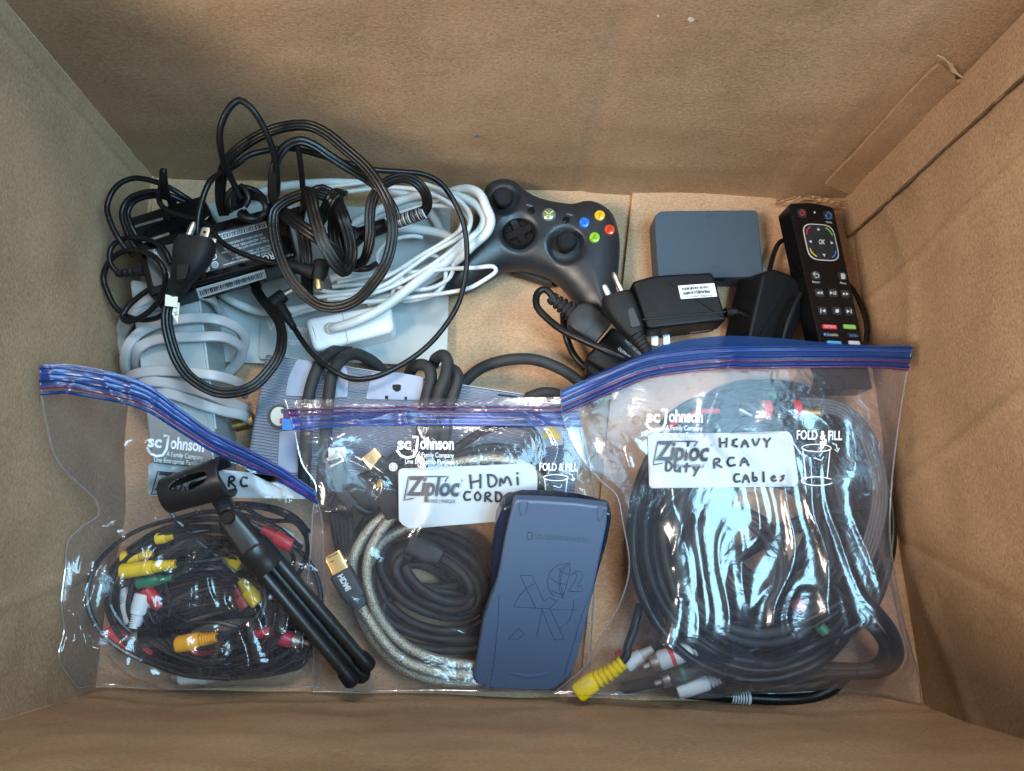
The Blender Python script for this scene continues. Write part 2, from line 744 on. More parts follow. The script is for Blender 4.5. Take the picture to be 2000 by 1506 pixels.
def inpoly(x, y, poly):
    r = False
    j = len(poly) - 1
    for i in range(len(poly)):
        xi, yi = poly[i][:2]
        xj, yj = poly[j][:2]
        if (yi > y) != (yj > y) and x < (xj - xi) * (y - yi) / (yj - yi) + xi:
            r = not r
        j = i
    return r


def arc(cx, cy, rx, ry, a0, a1, n=16, rot=0.0):
    c, s = math.cos(math.radians(rot)), math.sin(math.radians(rot))
    out = []
    for i in range(n + 1):
        a = math.radians(a0 + (a1 - a0) * i / n)
        x, y = rx * math.cos(a), ry * math.sin(a)
        out.append((cx + x * c - y * s, cy + x * s + y * c))
    return out


def dense_closed(pts, step):
    """smooth closed outline through 2D points"""
    m = len(pts)
    out = []
    for i in range(m):
        p0, p1, p2, p3 = (Vector(pts[(i + k) % m]) for k in (-1, 0, 1, 2))
        n = max(2, int((p2 - p1).length / step))
        for k in range(n):
            t = k / n
            out.append(0.5 * ((2 * p1) + (p2 - p0) * t + (2 * p0 - 5 * p1 + 4 * p2 - p3) * t * t + (3 * p1 - p0 - 3 * p2 + p3) * t ** 3))
    return out


def puff(name, outline, zmid, R, Ht, Hb, material, parent, cell=0.0025, top_fn=None, lean=None):
    """rounded solid over a plan outline (world xy, m): upper and lower shells swell from the outline inward"""
    O = [Vector(p) for p in outline]
    A = np.array([(p.x, p.y) for p in O])
    B = np.roll(A, -1, 0)

    def dist(x, y):
        d = B - A
        t = np.clip(((x - A[:, 0]) * d[:, 0] + (y - A[:, 1]) * d[:, 1]) / np.maximum((d ** 2).sum(1), 1e-12), 0, 1)
        return float(np.sqrt((A[:, 0] + t * d[:, 0] - x) ** 2 + (A[:, 1] + t * d[:, 1] - y) ** 2).min())
    pts = list(O)
    m = len(O)
    poly = [tuple(p) for p in O]
    c = A.mean(0)
    area = sum(O[i].x * O[(i + 1) % m].y - O[(i + 1) % m].x * O[i].y for i in range(m))
    for dd in (0.0006, 0.0018, 0.0038):
        for i in range(m):
            t = O[(i + 1) % m] - O[i - 1]
            nn = Vector((-t.y, t.x)).normalized() * (1 if area > 0 else -1)
            q = O[i] + nn * dd
            if inpoly(q.x, q.y, poly) and dist(q.x, q.y) > dd * 0.9:
                pts.append(q)
    x0, y0 = A.min(0)
    x1, y1 = A.max(0)
    gx = x0
    while gx < x1:
        gy = y0
        while gy < y1:
            if inpoly(gx, gy, poly) and dist(gx, gy) > 0.005:
                pts.append(Vector((gx, gy)))
            gy += cell
        gx += cell
    r = delaunay_2d_cdt(pts, [(i, (i + 1) % m) for i in range(m)], [], 1, 1e-7)
    nv = len(r[0])
    V = []
    up, lo = [], []
    for p in r[0]:
        d = min(dist(p[0], p[1]) / R, 1.0)
        f = math.sqrt(max(0.0, 1 - (1 - d) ** 2))
        zm = zmid(p[0], p[1]) if callable(zmid) else zmid
        zt = zm + Ht * f
        if top_fn:
            zt = top_fn(p[0], p[1], zt, f)
        up.append(Vector((p[0], p[1], zt)))
        lo.append(Vector((p[0], p[1], zm - Hb * f)))
    F = [tuple(f) for f in r[2]]
    V = up + lo
    F2 = F + [tuple(i + nv for i in reversed(f)) for f in F]
    me = bpy.data.meshes.new(name)
    me.from_pydata([tuple(v) for v in V], [], F2)
    bm = bmesh.new()
    bm.from_mesh(me)
    bmesh.ops.remove_doubles(bm, verts=bm.verts, dist=1e-6)
    bmesh.ops.recalc_face_normals(bm, faces=bm.faces)
    bm.to_mesh(me)
    bm.free()
    o = finish(name, me, material, parent, True, None)
    tree = BVHTree.FromPolygons([tuple(v) for v in up], F)

    def surf(x, y, off=0.0):
        h = tree.ray_cast(CAM, ray(x, y))
        if h[0] is None:
            return P(x, y, (zmid if not callable(zmid) else 0.03) + Ht + off)
        nrm = h[1] if h[1].dot(ray(x, y)) < 0 else -h[1]
        return h[0] + nrm * off
    return o, surf

# ------------------------------------------------------------------ the cardboard box
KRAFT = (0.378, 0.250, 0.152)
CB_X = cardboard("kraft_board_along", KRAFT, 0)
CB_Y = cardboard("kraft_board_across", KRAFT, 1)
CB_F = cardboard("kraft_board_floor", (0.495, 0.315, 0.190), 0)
CB_E = mat("torn_board", (0.50, 0.38, 0.25), 0.9, var=0.2, bump=0.4, bscale=300)
CB_D = mat("dark_gap_shade", (0.13, 0.085, 0.05), 0.9, var=0.3, vscale=200)  # dark brown standing in for the shade of the open gap

box = thing("cardboard_box", "big open brown corrugated cardboard box that holds everything else", "box", (0, 0, 0))


def onwall(i, x, y, off=0.0):
    a, n = WALLS[i]
    d = ray(x, y)
    o = a + n * off
    return CAM + d * ((o - CAM).dot(n) / d.dot(n))


def board(name, i, a, b, material, amp, seed, z0=-0.004, z1=WALL_H, off=0.0, thick=0.004, dent=None, nu=90, nv=50):
    """one wall of board from a to b, gently buckled"""
    _, n = WALLS[i]
    V, F = [], []
    for layer in (0, 1):
        for iu in range(nu + 1):
            for iv in range(nv + 1):
                u, v = iu / nu, iv / nv
                z = z0 + (z1 - z0) * v
                p = a.lerp(b, u)
                q = Vector((p.x * 7 + seed, p.y * 7, z * 9))
                d = amp * noise.noise(q) + amp * 0.35 * noise.noise(q * 3.1)
                d *= min(1, (z - z0) / 0.05 + 0.15) * min(1, u * 12 + 0.1, (1 - u) * 12 + 0.1)
                if dent:
                    d += dent(u, z)
                V.append(Vector((p.x, p.y, z)) + n * (off + d - layer * thick))
    k = (nu + 1) * (nv + 1)
    for iu in range(nu):
        for iv in range(nv):
            q = iu * (nv + 1) + iv
            f = (q, q + nv + 1, q + nv + 2, q + 1)
            F.append(f)
            F.append(tuple(k + c for c in reversed(f)))
    ring = [iu * (nv + 1) for iu in range(nu)] + [nu * (nv + 1) + iv for iv in range(nv)] + \
           [iu * (nv + 1) + nv for iu in range(nu, 0, -1)] + [iv for iv in range(nv, 0, -1)]
    for j in range(len(ring)):
        a_, b_ = ring[j], ring[(j + 1) % len(ring)]
        F.append((a_, a_ + k, b_ + k, b_))
    return mesh_obj(name, V, F, material, box, True, 60)


def fold(u, centre, width, depth):
    return depth * math.exp(-((u - centre) / width) ** 2)


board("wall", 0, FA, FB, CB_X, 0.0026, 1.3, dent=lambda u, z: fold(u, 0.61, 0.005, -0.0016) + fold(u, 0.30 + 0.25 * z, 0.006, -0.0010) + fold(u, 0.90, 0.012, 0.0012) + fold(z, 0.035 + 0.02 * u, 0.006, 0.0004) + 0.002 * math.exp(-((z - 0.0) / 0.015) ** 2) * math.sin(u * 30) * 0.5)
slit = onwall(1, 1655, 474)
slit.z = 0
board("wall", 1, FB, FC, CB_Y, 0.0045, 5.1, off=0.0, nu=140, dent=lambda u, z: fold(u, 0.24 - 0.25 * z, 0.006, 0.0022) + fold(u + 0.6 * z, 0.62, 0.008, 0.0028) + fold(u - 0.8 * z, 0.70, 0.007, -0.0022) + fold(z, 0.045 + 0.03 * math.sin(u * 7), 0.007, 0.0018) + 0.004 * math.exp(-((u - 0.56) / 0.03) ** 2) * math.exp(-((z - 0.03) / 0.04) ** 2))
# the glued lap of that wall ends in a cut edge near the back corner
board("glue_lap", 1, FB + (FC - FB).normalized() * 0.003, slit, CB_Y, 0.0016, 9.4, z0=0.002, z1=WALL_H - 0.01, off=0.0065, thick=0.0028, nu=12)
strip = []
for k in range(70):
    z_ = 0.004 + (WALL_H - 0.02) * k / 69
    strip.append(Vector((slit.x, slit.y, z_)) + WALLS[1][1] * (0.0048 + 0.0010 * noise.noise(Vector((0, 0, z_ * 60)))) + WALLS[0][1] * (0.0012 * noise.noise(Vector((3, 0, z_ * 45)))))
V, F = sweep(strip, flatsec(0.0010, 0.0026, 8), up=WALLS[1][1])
mesh_obj("shaded_cut_edge", V, F, CB_D, box)  # edge strip coloured dark to paint the shadow line of the gap
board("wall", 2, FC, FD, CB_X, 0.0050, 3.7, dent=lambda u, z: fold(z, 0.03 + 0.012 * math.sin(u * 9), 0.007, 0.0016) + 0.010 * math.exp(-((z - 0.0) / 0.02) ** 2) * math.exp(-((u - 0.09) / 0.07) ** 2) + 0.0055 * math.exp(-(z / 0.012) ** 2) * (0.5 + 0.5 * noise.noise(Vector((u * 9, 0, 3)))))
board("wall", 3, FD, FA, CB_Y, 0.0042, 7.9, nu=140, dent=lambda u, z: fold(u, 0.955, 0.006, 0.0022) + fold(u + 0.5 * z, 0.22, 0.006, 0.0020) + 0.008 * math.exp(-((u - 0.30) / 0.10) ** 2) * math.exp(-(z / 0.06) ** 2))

# glued lap on the back wall, torn off along its upper edge
def lap():
    bl, br = onwall(0, 1611, 353, 0), onwall(0, 1664, 372, 0)
    tl, tr = onwall(0, 1832, 112, 0), onwall(0, 1880, 150, 0)
    _, n = WALLS[0]
    V, F = [], []
    nu, nv = 12, 40
    for layer in (0, 1):
        for i in range(nu + 1):
            for j in range(nv + 1):
                u, v = i / nu, j / nv
                p = bl.lerp(br, u).lerp(tl.lerp(tr, u), v)
                if j == nv:
                    p = p + Vector((0, 0, 0.006 * noise.noise(Vector((u * 6, 2, 1)))))
                d = 0.0042 + 0.0016 * noise.noise(p * 30) + (0.002 * max(0, v - 0.93) / 0.07)
                V.append(p + n * (d - layer * 0.0024))
    k = (nu + 1) * (nv + 1)
    for i in range(nu):
        for j in range(nv):
            q = i * (nv + 1) + j
            f = (q, q + nv + 1, q + nv + 2, q + 1)
            F.append(f)
            F.append(tuple(k + c for c in reversed(f)))
    ring = [i * (nv + 1) for i in range(nu)] + [nu * (nv + 1) + j for j in range(nv)] + [i * (nv + 1) + nv for i in range(nu, 0, -1)] + [j for j in range(nv, 0, -1)]
    for j in range(len(ring)):
        F.append((ring[j], ring[j] + k, ring[(j + 1) % len(ring)] + k, ring[(j + 1) % len(ring)]))
    mesh_obj("glue_lap", V, F, CB_Y, box, True, 50)
    # pale torn fibre along the break
    path = spline([onwall(0, x, y, 0.0062) for x, y in ((1830, 108), (1840, 113), (1856, 126), (1862, 138), (1880, 152))], 0.002)
    V, F = sweep(path, flatsec(0.010, 0.0014, 8), radii=[0.10 + 0.45 * abs(noise.noise(p * 160)) for p in path], up=n)
    mesh_obj("torn_edge", V, F, CB_E, box, True, 50)


lap()

# bottom flaps: the one on the far side of the seam lies on top
def flap(name, poly, z, thick, seed, amp=0.0012, lip=None):
    pts = [Vector(p) for p in poly]
    m = len(pts)
    xs, ys = [p.x for p in pts], [p.y for p in pts]
    for gx in np.arange(min(xs) + 0.004, max(xs), 0.008):
        for gy in np.arange(min(ys) + 0.004, max(ys), 0.008):
            if inpoly(gx, gy, [tuple(p) for p in pts[:m]]):
                pts.append(Vector((gx, gy)))
    r = delaunay_2d_cdt(pts, [(i, (i + 1) % m) for i in range(m)], [], 1, 1e-7)
    up = [Vector((p[0], p[1], z + amp * noise.noise(Vector((p[0] * 9, p[1] * 9, seed))) * 0.9)) for p in r[0]]
    lo = [Vector((p.x, p.y, z - thick)) for p in up]
    nv = len(up)
    F = [tuple(f) for f in r[2]]
    F += [tuple(i + nv for i in reversed(f)) for f in F]
    bm = bmesh.new()
    vs = [bm.verts.new(p) for p in up + lo]
    for f in F:
        bm.faces.new([vs[i] for i in f])
    # close the rim
    cnt = {}
    for f in F[:len(F) // 2]:
        for i in range(len(f)):
            e = (f[i], f[(i + 1) % len(f)])
            cnt[e] = cnt.get(e, 0) + 1
    for (a_, b_) in cnt:
        if (b_, a_) not in cnt:
            bm.faces.new((vs[b_], vs[a_], vs[a_ + nv], vs[b_ + nv]))
    bmesh.ops.recalc_face_normals(bm, faces=bm.faces)
    me = bpy.data.meshes.new(name)
    bm.to_mesh(me)
    bm.free()
    return finish(name, me, CB_F, box, True, 50)


s0, s1 = P(1236, 372, 0.004), P(1219, 532, 0.004)
sd = (s1 - s0) / (s1.y - s0.y)
seam = lambda y: s0 + sd * (y - s0.y)
yb, yf = max(FA.y, FB.y) + 0.003, min(FC.y, FD.y) - 0.003
xl, xr = min(FA.x, FD.x) - 0.003, max(FB.x, FC.x) + 0.003
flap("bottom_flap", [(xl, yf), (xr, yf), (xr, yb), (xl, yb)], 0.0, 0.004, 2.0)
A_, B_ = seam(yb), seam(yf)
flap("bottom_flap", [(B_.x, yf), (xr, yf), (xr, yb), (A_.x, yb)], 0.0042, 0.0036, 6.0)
# small side flap edge in the back corner
flap("side_flap", [(P(296, 0, 0).x - 0.002, P(0, 560, 0).y), (P(300, 430, 0).x, P(0, 560, 0).y), (P(303, 350, 0).x, yb), (xl, yb), (xl, P(0, 560, 0).y)][1:], 0.0030, 0.002, 9.0)


def crumple(pxs, z, amp, seed, name="crumpled_ply"):
    """puckered loose liner paper along the back corner"""
    (x0, y0), (x1, y1) = pxs
    nu, nv = 40, 14
    V, F = [], []
    for i in range(nu + 1):
        for j in range(nv + 1):
            u, v = i / nu, j / nv
            x = x0 + (x1 - x0) * u + 6 * noise.noise(Vector((u * 5, v * 3, seed)))
            y = y0 + (y1 - y0) * u - 18 * v * (0.7 + 0.6 * math.sin(u * math.pi)) + 10
            q = Vector((u * 7, v * 3, seed))
            zz = z + 0.012 * v + amp * (1 - abs(noise.noise(q)) * 2) * math.sin(math.pi * u) ** 0.5 * (0.3 + v)
            V.append(PC(x, y, zz, 0.001))
    for i in range(nu):
        for j in range(nv):
            q = i * (nv + 1) + j
            F.append((q, q + nv + 1, q + nv + 2, q + 1))
    return mesh_obj(name, V, F, CB_F, box, True, 60)


crumple(((1515, 392), (1655, 400)), 0.007, 0.007, 3.3)
# scuffs and marks left on the back wall
SCUFF = mat("scuff", (0.55, 0.50, 0.43), 0.9, var=0.3, vscale=500)
BLUEM = mat("blue_grey_smear", (0.11, 0.12, 0.14), 0.9)
wallfn = lambda x, y, off=0.0: onwall(0, x, y, 0.0032 + off)
for k, (cx, cy, rx, ry, mt) in enumerate(((1350, 38, 11, 7, SCUFF), (1285, 31, 5, 3, SCUFF), (932, 267, 11, 3, BLUEM))):
    pts = [(cx + rx * math.cos(a) * (0.6 + 0.5 * noise.noise(Vector((math.cos(a) * 2, math.sin(a) * 2, k)))), cy + ry * math.sin(a) * (0.7 + 0.6 * noise.noise(Vector((math.cos(a) * 3, k, math.sin(a)))))) for a in [i * 0.35 for i in range(18)]]
    patch(pts, wallfn, mt, box, "scuff_mark")

# ------------------------------------------------------------------ booklets
bk = thing("booklet", "light grey blank-faced paper booklet lying under the black charger and white cords", "booklet", P(480, 600, 0.004))
slab("page_block", [(408, 398), (566, 392), (524, 709), (440, 706)], flat(0.0062), 0.0030, PAPERE, bk, 0.0004)
slab("cover", [(407, 397), (567, 391), (525, 710), (439, 707)], flat(0.0068), 0.0005, PAPER2, bk, 0.0002)
bk = thing("booklet", "grey printed manual lying on the box bottom under the white charger block", "booklet", P(700, 550, 0.008))
slab("page_block", [(519, 402), (879, 406), (872, 714), (507, 700)], flat(0.0100), 0.0030, PAPERE, bk, 0.0004)
slab("cover", roundpoly([(518, 401), (880, 405), (873, 715), (506, 701)], 4, 2), flat(0.0106), 0.0005, PAPER, bk, 0.0002)
LETG = mat("pale_print", (0.60, 0.64, 0.65), 0.5)
bs = flat(0.0106)
text("Wii", 540, 640, 24, 3, bs, LETG, bk, width=34)
text("Operations Manual", 637, 645, 24, 3, bs, LETG, bk, width=150)
text("Channels and Settings", 626, 670, 22, 3, bs, LETG, bk, width=158)
text("RVL-S-GL-USZ-1", 858, 417, 6, 2, bs, LETG, bk, width=32)

# ------------------------------------------------------------------ grey adapter with its wound cord
ga = thing("power_adapter", "pale grey block adapter with lilac grey flat cord wound round it", "adapter", P(370, 760, 0.0))
gpl = Plane((255, 560, 0.058), (384, 560, 0.058), (300, 880, 0.052))
gpoly = roundpoly([(252, 545), (384, 558), (420, 838), (418, 905), (296, 905)], [10, 4, 4, 4, 10], 3)
slab("body", gpoly, gpl, 0.050, GREYP, ga, 0.0020, 3, down=(0, 0, -1))
slab("seam_ridge", [(386, 575), (390, 575), (423, 838), (419, 838)], gpl, 0.0008, mat("grey_seam", (0.36, 0.40, 0.42), 0.5), ga, 0.0002, top_off=0.0006)
gsec = flatsec(0.0082, 0.0044)
zt = 0.061
cable("cord", [(250, 742, 0.03), (244, 707, 0.05), (250, 677, zt), (271, 652, zt + .002), (306, 634, zt + .003), (341, 626, zt + .003), (382, 621, zt + .003), (422, 624, zt), (452, 634, 0.052), (472, 649, 0.04), (478, 667, 0.03), (472, 687, 0.022), (457, 716, 0.016), (430, 740, 0.006)], 0.004, GREYC, ga, gsec)
cable("cord", [(272, 735, 0.03), (264, 702, 0.05), (273, 679, zt), (301, 665, zt + .001), (341, 660, zt + .002), (392, 658, zt + .001), (430, 658, 0.056), (455, 667, 0.044), (470, 681, 0.032), (468, 703, 0.022), (450, 726, 0.012)], 0.004, GREYC, ga, gsec)
cable("cord", [(244, 748, 0.030), (255, 735, 0.05), (283, 727, zt - .002), (326, 725, zt - .001), (377, 728, zt - .001), (420, 734, zt - .004), (450, 742, 0.045), (474, 754, 0.030), (480, 772, 0.015)], 0.004, GREYC, ga, gsec)
cable("cord", [(262, 750, 0.045), (283, 745, zt - .004), (326, 748, zt - .002), (361, 756, zt - .002), (402, 768, zt - .002), (440, 783, 0.050), (474, 797, 0.034), (486, 812, 0.015)], 0.004, GREYC, ga, gsec)
cable("cord", [(290, 762, 0.05), (326, 768, zt - .003), (361, 778, zt - .003), (402, 793, zt - .003), (440, 804, 0.050), (475, 812, 0.036), (488, 830, 0.015)], 0.004, GREYC, ga, gsec)
cable("cord", [(236, 650, 0.03), (242, 625, 0.045), (256, 604, 0.058), (276, 590, 0.064), (306, 581, 0.064), (340, 577, 0.064), (380, 574, 0.064), (410, 582, 0.05), (425, 600, 0.03), (440, 625, 0.014)], 0.004, GREYC, ga, gsec)
cable("cord", [(243, 690, 0.02), (240, 660, 0.035), (250, 632, 0.05), (266, 612, 0.060), (290, 600, 0.062), (330, 593, 0.062)], 0.0035, GREYC, ga, gsec)

# ------------------------------------------------------------------ white charger and its cords
wc = thing("laptop_charger", "glossy white square-edged charger block with thick white coiled cord", "charger", P(680, 640, 0.012))
wpl = Plane((600, 620, 0.040), (765, 592, 0.040), (612, 682, 0.038))
slab("body", roundpoly([(593, 622), (762, 590), (770, 646), (612, 687)], [14, 12, 14, 14], 5), wpl, 0.026, WHITEP, wc, 0.005, 5)
strokes([[(668, 608), (680, 672)]], 1.2, wpl, INKG, wc, "seam_line")
for k in range(6):
    strokes([[(702, 622 + k * 6.4 + 3), (752, 612 + k * 6.4)]], 0.7, wpl, mat("faint_print", (0.6, 0.62, 0.62), 0.5), wc, "print_line")
a, b = wpl(644, 642, -0.001), wpl(650, 641, 0.006)
lathe("collar", wpl(646, 642, -0.002), wpl(648, 641.5, 0.0045), [(0, 0.0052), (0.7, 0.0050), (1, 0.0042)], WHITEC, wc)
zz = 0.046
cable("cord", [(645, 642, 0.041), (656, 640, 0.046), (695, 628, 0.050), (747, 602, 0.052), (803, 560, 0.050), (848, 524, 0.046), (878, 496, 0.042), (887, 474, 0.038), (873, 460, 0.034), (841, 452, 0.032), (803, 447, 0.032), (752, 445, 0.028), (705, 452, 0.022)], 0.0040, WHITEC, wc)
cable("cord", [(480, 388, 0.018), (515, 374, 0.02), (550, 365, 0.022), (601, 359, 0.026), (651, 357, 0.03), (714, 361, 0.032), (760, 372, 0.030), (798, 383, 0.024), (830, 402, 0.018), (850, 430, 0.016), (862, 455, 0.016)], 0.0038, WHITEC, wc)
cable("cord", [(665, 470, 0.018), (689, 440, 0.022), (727, 417, 0.026), (765, 398, 0.030), (815, 382, 0.034), (866, 379, 0.044), (904, 387, 0.052), (934, 405, 0.056), (946, 428, 0.056), (938, 450, 0.056), (905, 478, 0.054), (872, 512, 0.048), (828, 545, 0.034), (777, 573, 0.030), (720, 592, 0.02)], 0.0038, WHITEC, wc)
cable("cord", [(700, 446, 0.016), (740, 420, 0.018), (790, 400, 0.022), (850, 390, 0.026), (890, 372, 0.044), (916, 369, 0.054), (938, 380, 0.060), (950, 405, 0.062), (959, 430, 0.062), (952, 453, 0.060), (925, 478, 0.056), (893, 508, 0.048), (850, 540, 0.028), (800, 565, 0.022), (740, 580, 0.018), (690, 565, 0.016), (652, 548, 0.016)], 0.0038, WHITEC, wc)
cable("cord", [(646, 545, 0.024), (668, 541, 0.024), (700, 548, 0.024), (745, 552, 0.026), (790, 545, 0.026), (830, 525, 0.024), (868, 500, 0.02)], 0.0038, WHITEC, wc)
r = 0.0019
cable("thin_cord", [(600, 377, 0.034), (640, 366, 0.036), (677, 361, 0.038), (727, 355, 0.040), (777, 351, 0.040), (828, 359, 0.042), (873, 377, 0.056), (904, 398, 0.062), (919, 423, 0.064), (915, 447, 0.064), (891, 467, 0.060), (841, 495, 0.052), (790, 531, 0.050), (752, 556, 0.046), (702, 571, 0.044), (651, 577, 0.042), (610, 580, 0.040), (598, 572, 0.038), (608, 565, 0.036), (651, 571, 0.036), (700, 566, 0.036), (740, 552, 0.04)], r, WHITEC, wc, nseg=8)
cable("thin_cord", [(700, 590, 0.038), (740, 588, 0.040), (790, 583, 0.042), (828, 578, 0.044), (878, 571, 0.050), (916, 563, 0.053), (949, 545, 0.054), (969, 529, 0.054), (964, 521, 0.054), (929, 523, 0.053), (878, 525, 0.050), (828, 530, 0.046), (752, 534, 0.040), (702, 543, 0.034), (660, 552, 0.030)], r, WHITEC, wc, nseg=8)
cable("thin_cord", [(871, 530, 0.046), (870, 545, 0.046), (864, 560, 0.044), (850, 574, 0.042), (826, 582, 0.04), (790, 588, 0.036), (770, 582, 0.034)], r, WHITEC, wc, nseg=8)
cable("thin_cord", [(764, 588, 0.030), (768, 568, 0.036), (776, 550, 0.042), (792, 527, 0.048), (812, 508, 0.046), (840, 498, 0.044), (858, 505, 0.04), (848, 520, 0.036), (815, 535, 0.034)], r, WHITEC, wc, nseg=8)
cable("thin_cord", [(740, 520, 0.02), (736, 500, 0.03), (748, 480, 0.036), (775, 466, 0.038), (808, 461, 0.036), (824, 464, 0.03)], r, WHITEC, wc, nseg=8)
cable("thin_cord", [(560, 620, 0.016), (604, 606, 0.030), (654, 595, 0.040), (700, 580, 0.044), (745, 562, 0.042), (790, 545, 0.044)], r, WHITEC, wc, nseg=8)
cable("cord", [(430, 572, 0.018), (447, 584, 0.020), (477, 599, 0.022), (510, 609, 0.022), (558, 607, 0.022), (600, 600, 0.024), (654, 590, 0.026), (700, 584, 0.024)], 0.0036, WHITEC, wc)
for pts in (((640, 380, .04), (700, 372, .042), (760, 366, .044), (820, 372, .050), (870, 392, .056), (900, 420, .06), (900, 446, .06), (868, 472, .054), (820, 500, .05), (770, 532, .046), (720, 556, .042)),
            ((690, 470, .03), (730, 440, .036), (790, 412, .042), (850, 402, .048), (895, 410, .054), (918, 436, .058), (902, 470, .056), (860, 506, .05), (806, 540, .046), (750, 566, .042), (690, 580, .04), (640, 584, .038)),
            ((650, 560, .03), (700, 556, .034), (760, 558, .038), (810, 566, .042), (850, 560, .046), (880, 540, .048), (886, 516, .048))):
    cable("thin_cord", list(pts), 0.0019, WHITEC, wc, nseg=8)
slab("plug_end", [(632, 452), (648, 448), (650, 462), (634, 466)], flat(0.030), 0.008, WHITEP, wc, 0.001)

# ------------------------------------------------------------------ black laptop charger brick
lb = thing("laptop_charger", "black laptop charger brick with two upside-down barcode stickers", "charger", P(420, 500, 0.0))
bpl = Plane((292, 578, 0.092), (580, 500, 0.080), (553, 396, 0.080))
slab("body", roundpoly([(290, 579), (581, 500), (555, 396), (264, 475)], 9, 3), bpl, 0.030, GLOSSB, lb, 0.0035, 4)
slab("label", roundpoly([(300, 560), (552, 492), (540, 424), (283, 490)], 4, 2), bpl, 0.0004, mat("dark_label", (0.055, 0.058, 0.062), 0.45), lb, 0, top_off=0.0003)
SP = lambda x, y, off=0.0: bpl(x, y, off + 0.0005)
ang = 164.6
slab("sticker", [(422, 458), (518, 433), (522, 444), (427, 470)], SP, 0.0001, LABELW, lb, 0, top_off=0.0002)
barcode(432, 467, 519, 443.5, -8, SP, lb, seed=4)
text("S/N: F1-10060970230Z", 470, 447.5, 7, ang, SP, INK, lb, width=84, off=0.0004)
for k, (t, w, dx) in enumerate((("DO NOT OPEN / USE INDOORS ONLY", 80, 0), ("AC ADAPTER FOR ITE", 84, 2), ("MODEL: APD NB-65B19  INPUT: 100-240V~ 1.5A 50-60Hz", 96, 1), ("OUTPUT: 19V = 3.42A", 70, 14), ("LISTED E164855  LEVEL V", 80, 10), ("WARNING: RISK OF ELECTRIC SHOCK", 86, 8))):
    text(t, 474 + k * 2.0 + dx, 468 + k * 6.8, 6, ang, SP, PRINTW, lb, width=w, off=0.0003)
text("PRO", 528, 501, 16, ang, SP, PRINTW, lb, width=34, bold=0.02)
strokes([[(436, 518), (505, 499)]], 1.0, SP, PRINTW, lb, "print_line")
for cx, cy in ((403, 524), (420, 517)):
    strokes([arc(cx, cy, 6, 6, 0, 360, 18)], 1.5, SP, PRINTW, lb, "approval_mark")
text("CE", 413, 502, 17, ang, SP, PRINTW, lb, width=22)
text("UL", 403, 524, 8, ang, SP, PRINTW, lb)
text("@", 420, 517, 9, ang, SP, PRINTW, lb)
text("Li Shin Delta  100-240V", 318, 517, 9, 240, SP, PRINTW, lb, width=70)
# sticker on the long side
fp = bpl.n
sidea, sideb = bpl(290, 579), bpl(581, 500)
sdv = (sideb - sidea).normalized()
snn = sdv.cross(fp).normalized()
if snn.dot(CAM - sidea) < 0:
    snn = -snn


def side(x, y, off=0.0):
    d = ray(x, y)
    o = sidea + snn * (off + 0.0006)
    return CAM + d * ((o - CAM).dot(snn) / d.dot(snn))


patch([(383, 564), (516, 526), (521, 543), (389, 583)], side, LABELW, lb, "sticker", 0.0003)
barcode(392, 578, 516, 541, -10, side, lb, seed=9, off=0.0005)
text("AP0650A01202609772PP02", 448, 554, 7.5, ang, side, INK, lb, width=104, off=0.0006)
text("ADT", 508, 535, 7, ang, side, INK, lb, off=0.0006)
cz = 0.105
cable("cord", [(398, 545, 0.09), (392, 500, 0.100), (386, 460, 0.108), (388, 420, 0.112), (397, 384, 0.115), (412, 352, 0.118), (435, 337, 0.122), (463, 321, 0.128), (485, 304, 0.130), (523, 294, 0.128), (564, 290, 0.125), (599, 296, 0.120), (651, 311, 0.115), (727, 331, 0.105), (790, 336, 0.098), (828, 341, 0.094), (858, 356, 0.090), (883, 387, 0.084), (903, 429, 0.078), (911, 472, 0.072), (911, 523, 0.066), (904, 565, 0.060), (892, 600, 0.056), (863, 645, 0.056), (828, 682, 0.058), (782, 714, 0.060), (730, 737, 0.062), (688, 740, 0.064), (653, 725, 0.064), (618, 699, 0.062), (590, 665, 0.058), (574, 640, 0.055)], 0.0022, CORDB, lb)
pl0, pl1 = P(574, 640, 0.055), P(545, 596, 0.053)
lathe("barrel_plug", pl0, pl1, [(0, 0.0026), (0.10, 0.0030), (0.12, 0.0024), (0.22, 0.0032), (0.24, 0.0026), (0.34, 0.0036), (0.36, 0.0030), (0.45, 0.0042), (1.0, 0.0046)], RUBBER, lb)
lathe("barrel_plug", P(530, 594, 0.054), P(556, 575, 0.054), [(0, 0.003), (0.08, 0.0056), (0.9, 0.0056), (1.0, 0.005)], RUBBER, lb)
lathe("plug_tip", P(556, 575, 0.054), P(571, 567, 0.054), [(0, 0.0028), (1, 0.0026)], STEEL, lb)
# bundle wraps
for k in range(6):
    e = arc(482 + k * 3, 398 + k * 1.5, 40 - k * 3.5, 30 - k * 2, 120 + k * 9, 455 + k * 8, 16, rot=24)
    cable("cord_wrap", [(x, y, 0.106 + 0.003 * (k % 3) + 0.009 * math.sin(i * 0.39 + k)) for i, (x, y) in enumerate(e)], 0.0023, CORDB, lb)
cable("cord", [(470, 388, 0.112), (458, 362, 0.120), (442, 326, 0.135), (431, 291, 0.150), (430, 253, 0.160), (442, 220, 0.166), (455, 203, 0.168), (468, 196, 0.168), (488, 208, 0.166), (511, 241, 0.158), (528, 278, 0.148), (539, 321, 0.134), (542, 362, 0.120), (536, 394, 0.110), (520, 412, 0.104)], 0.0023, CORDB, lb)
cable("cord", [(470, 362, 0.116), (480, 372, 0.116), (486, 388, 0.114), (478, 404, 0.112)], 0.0021, CORDB, lb)

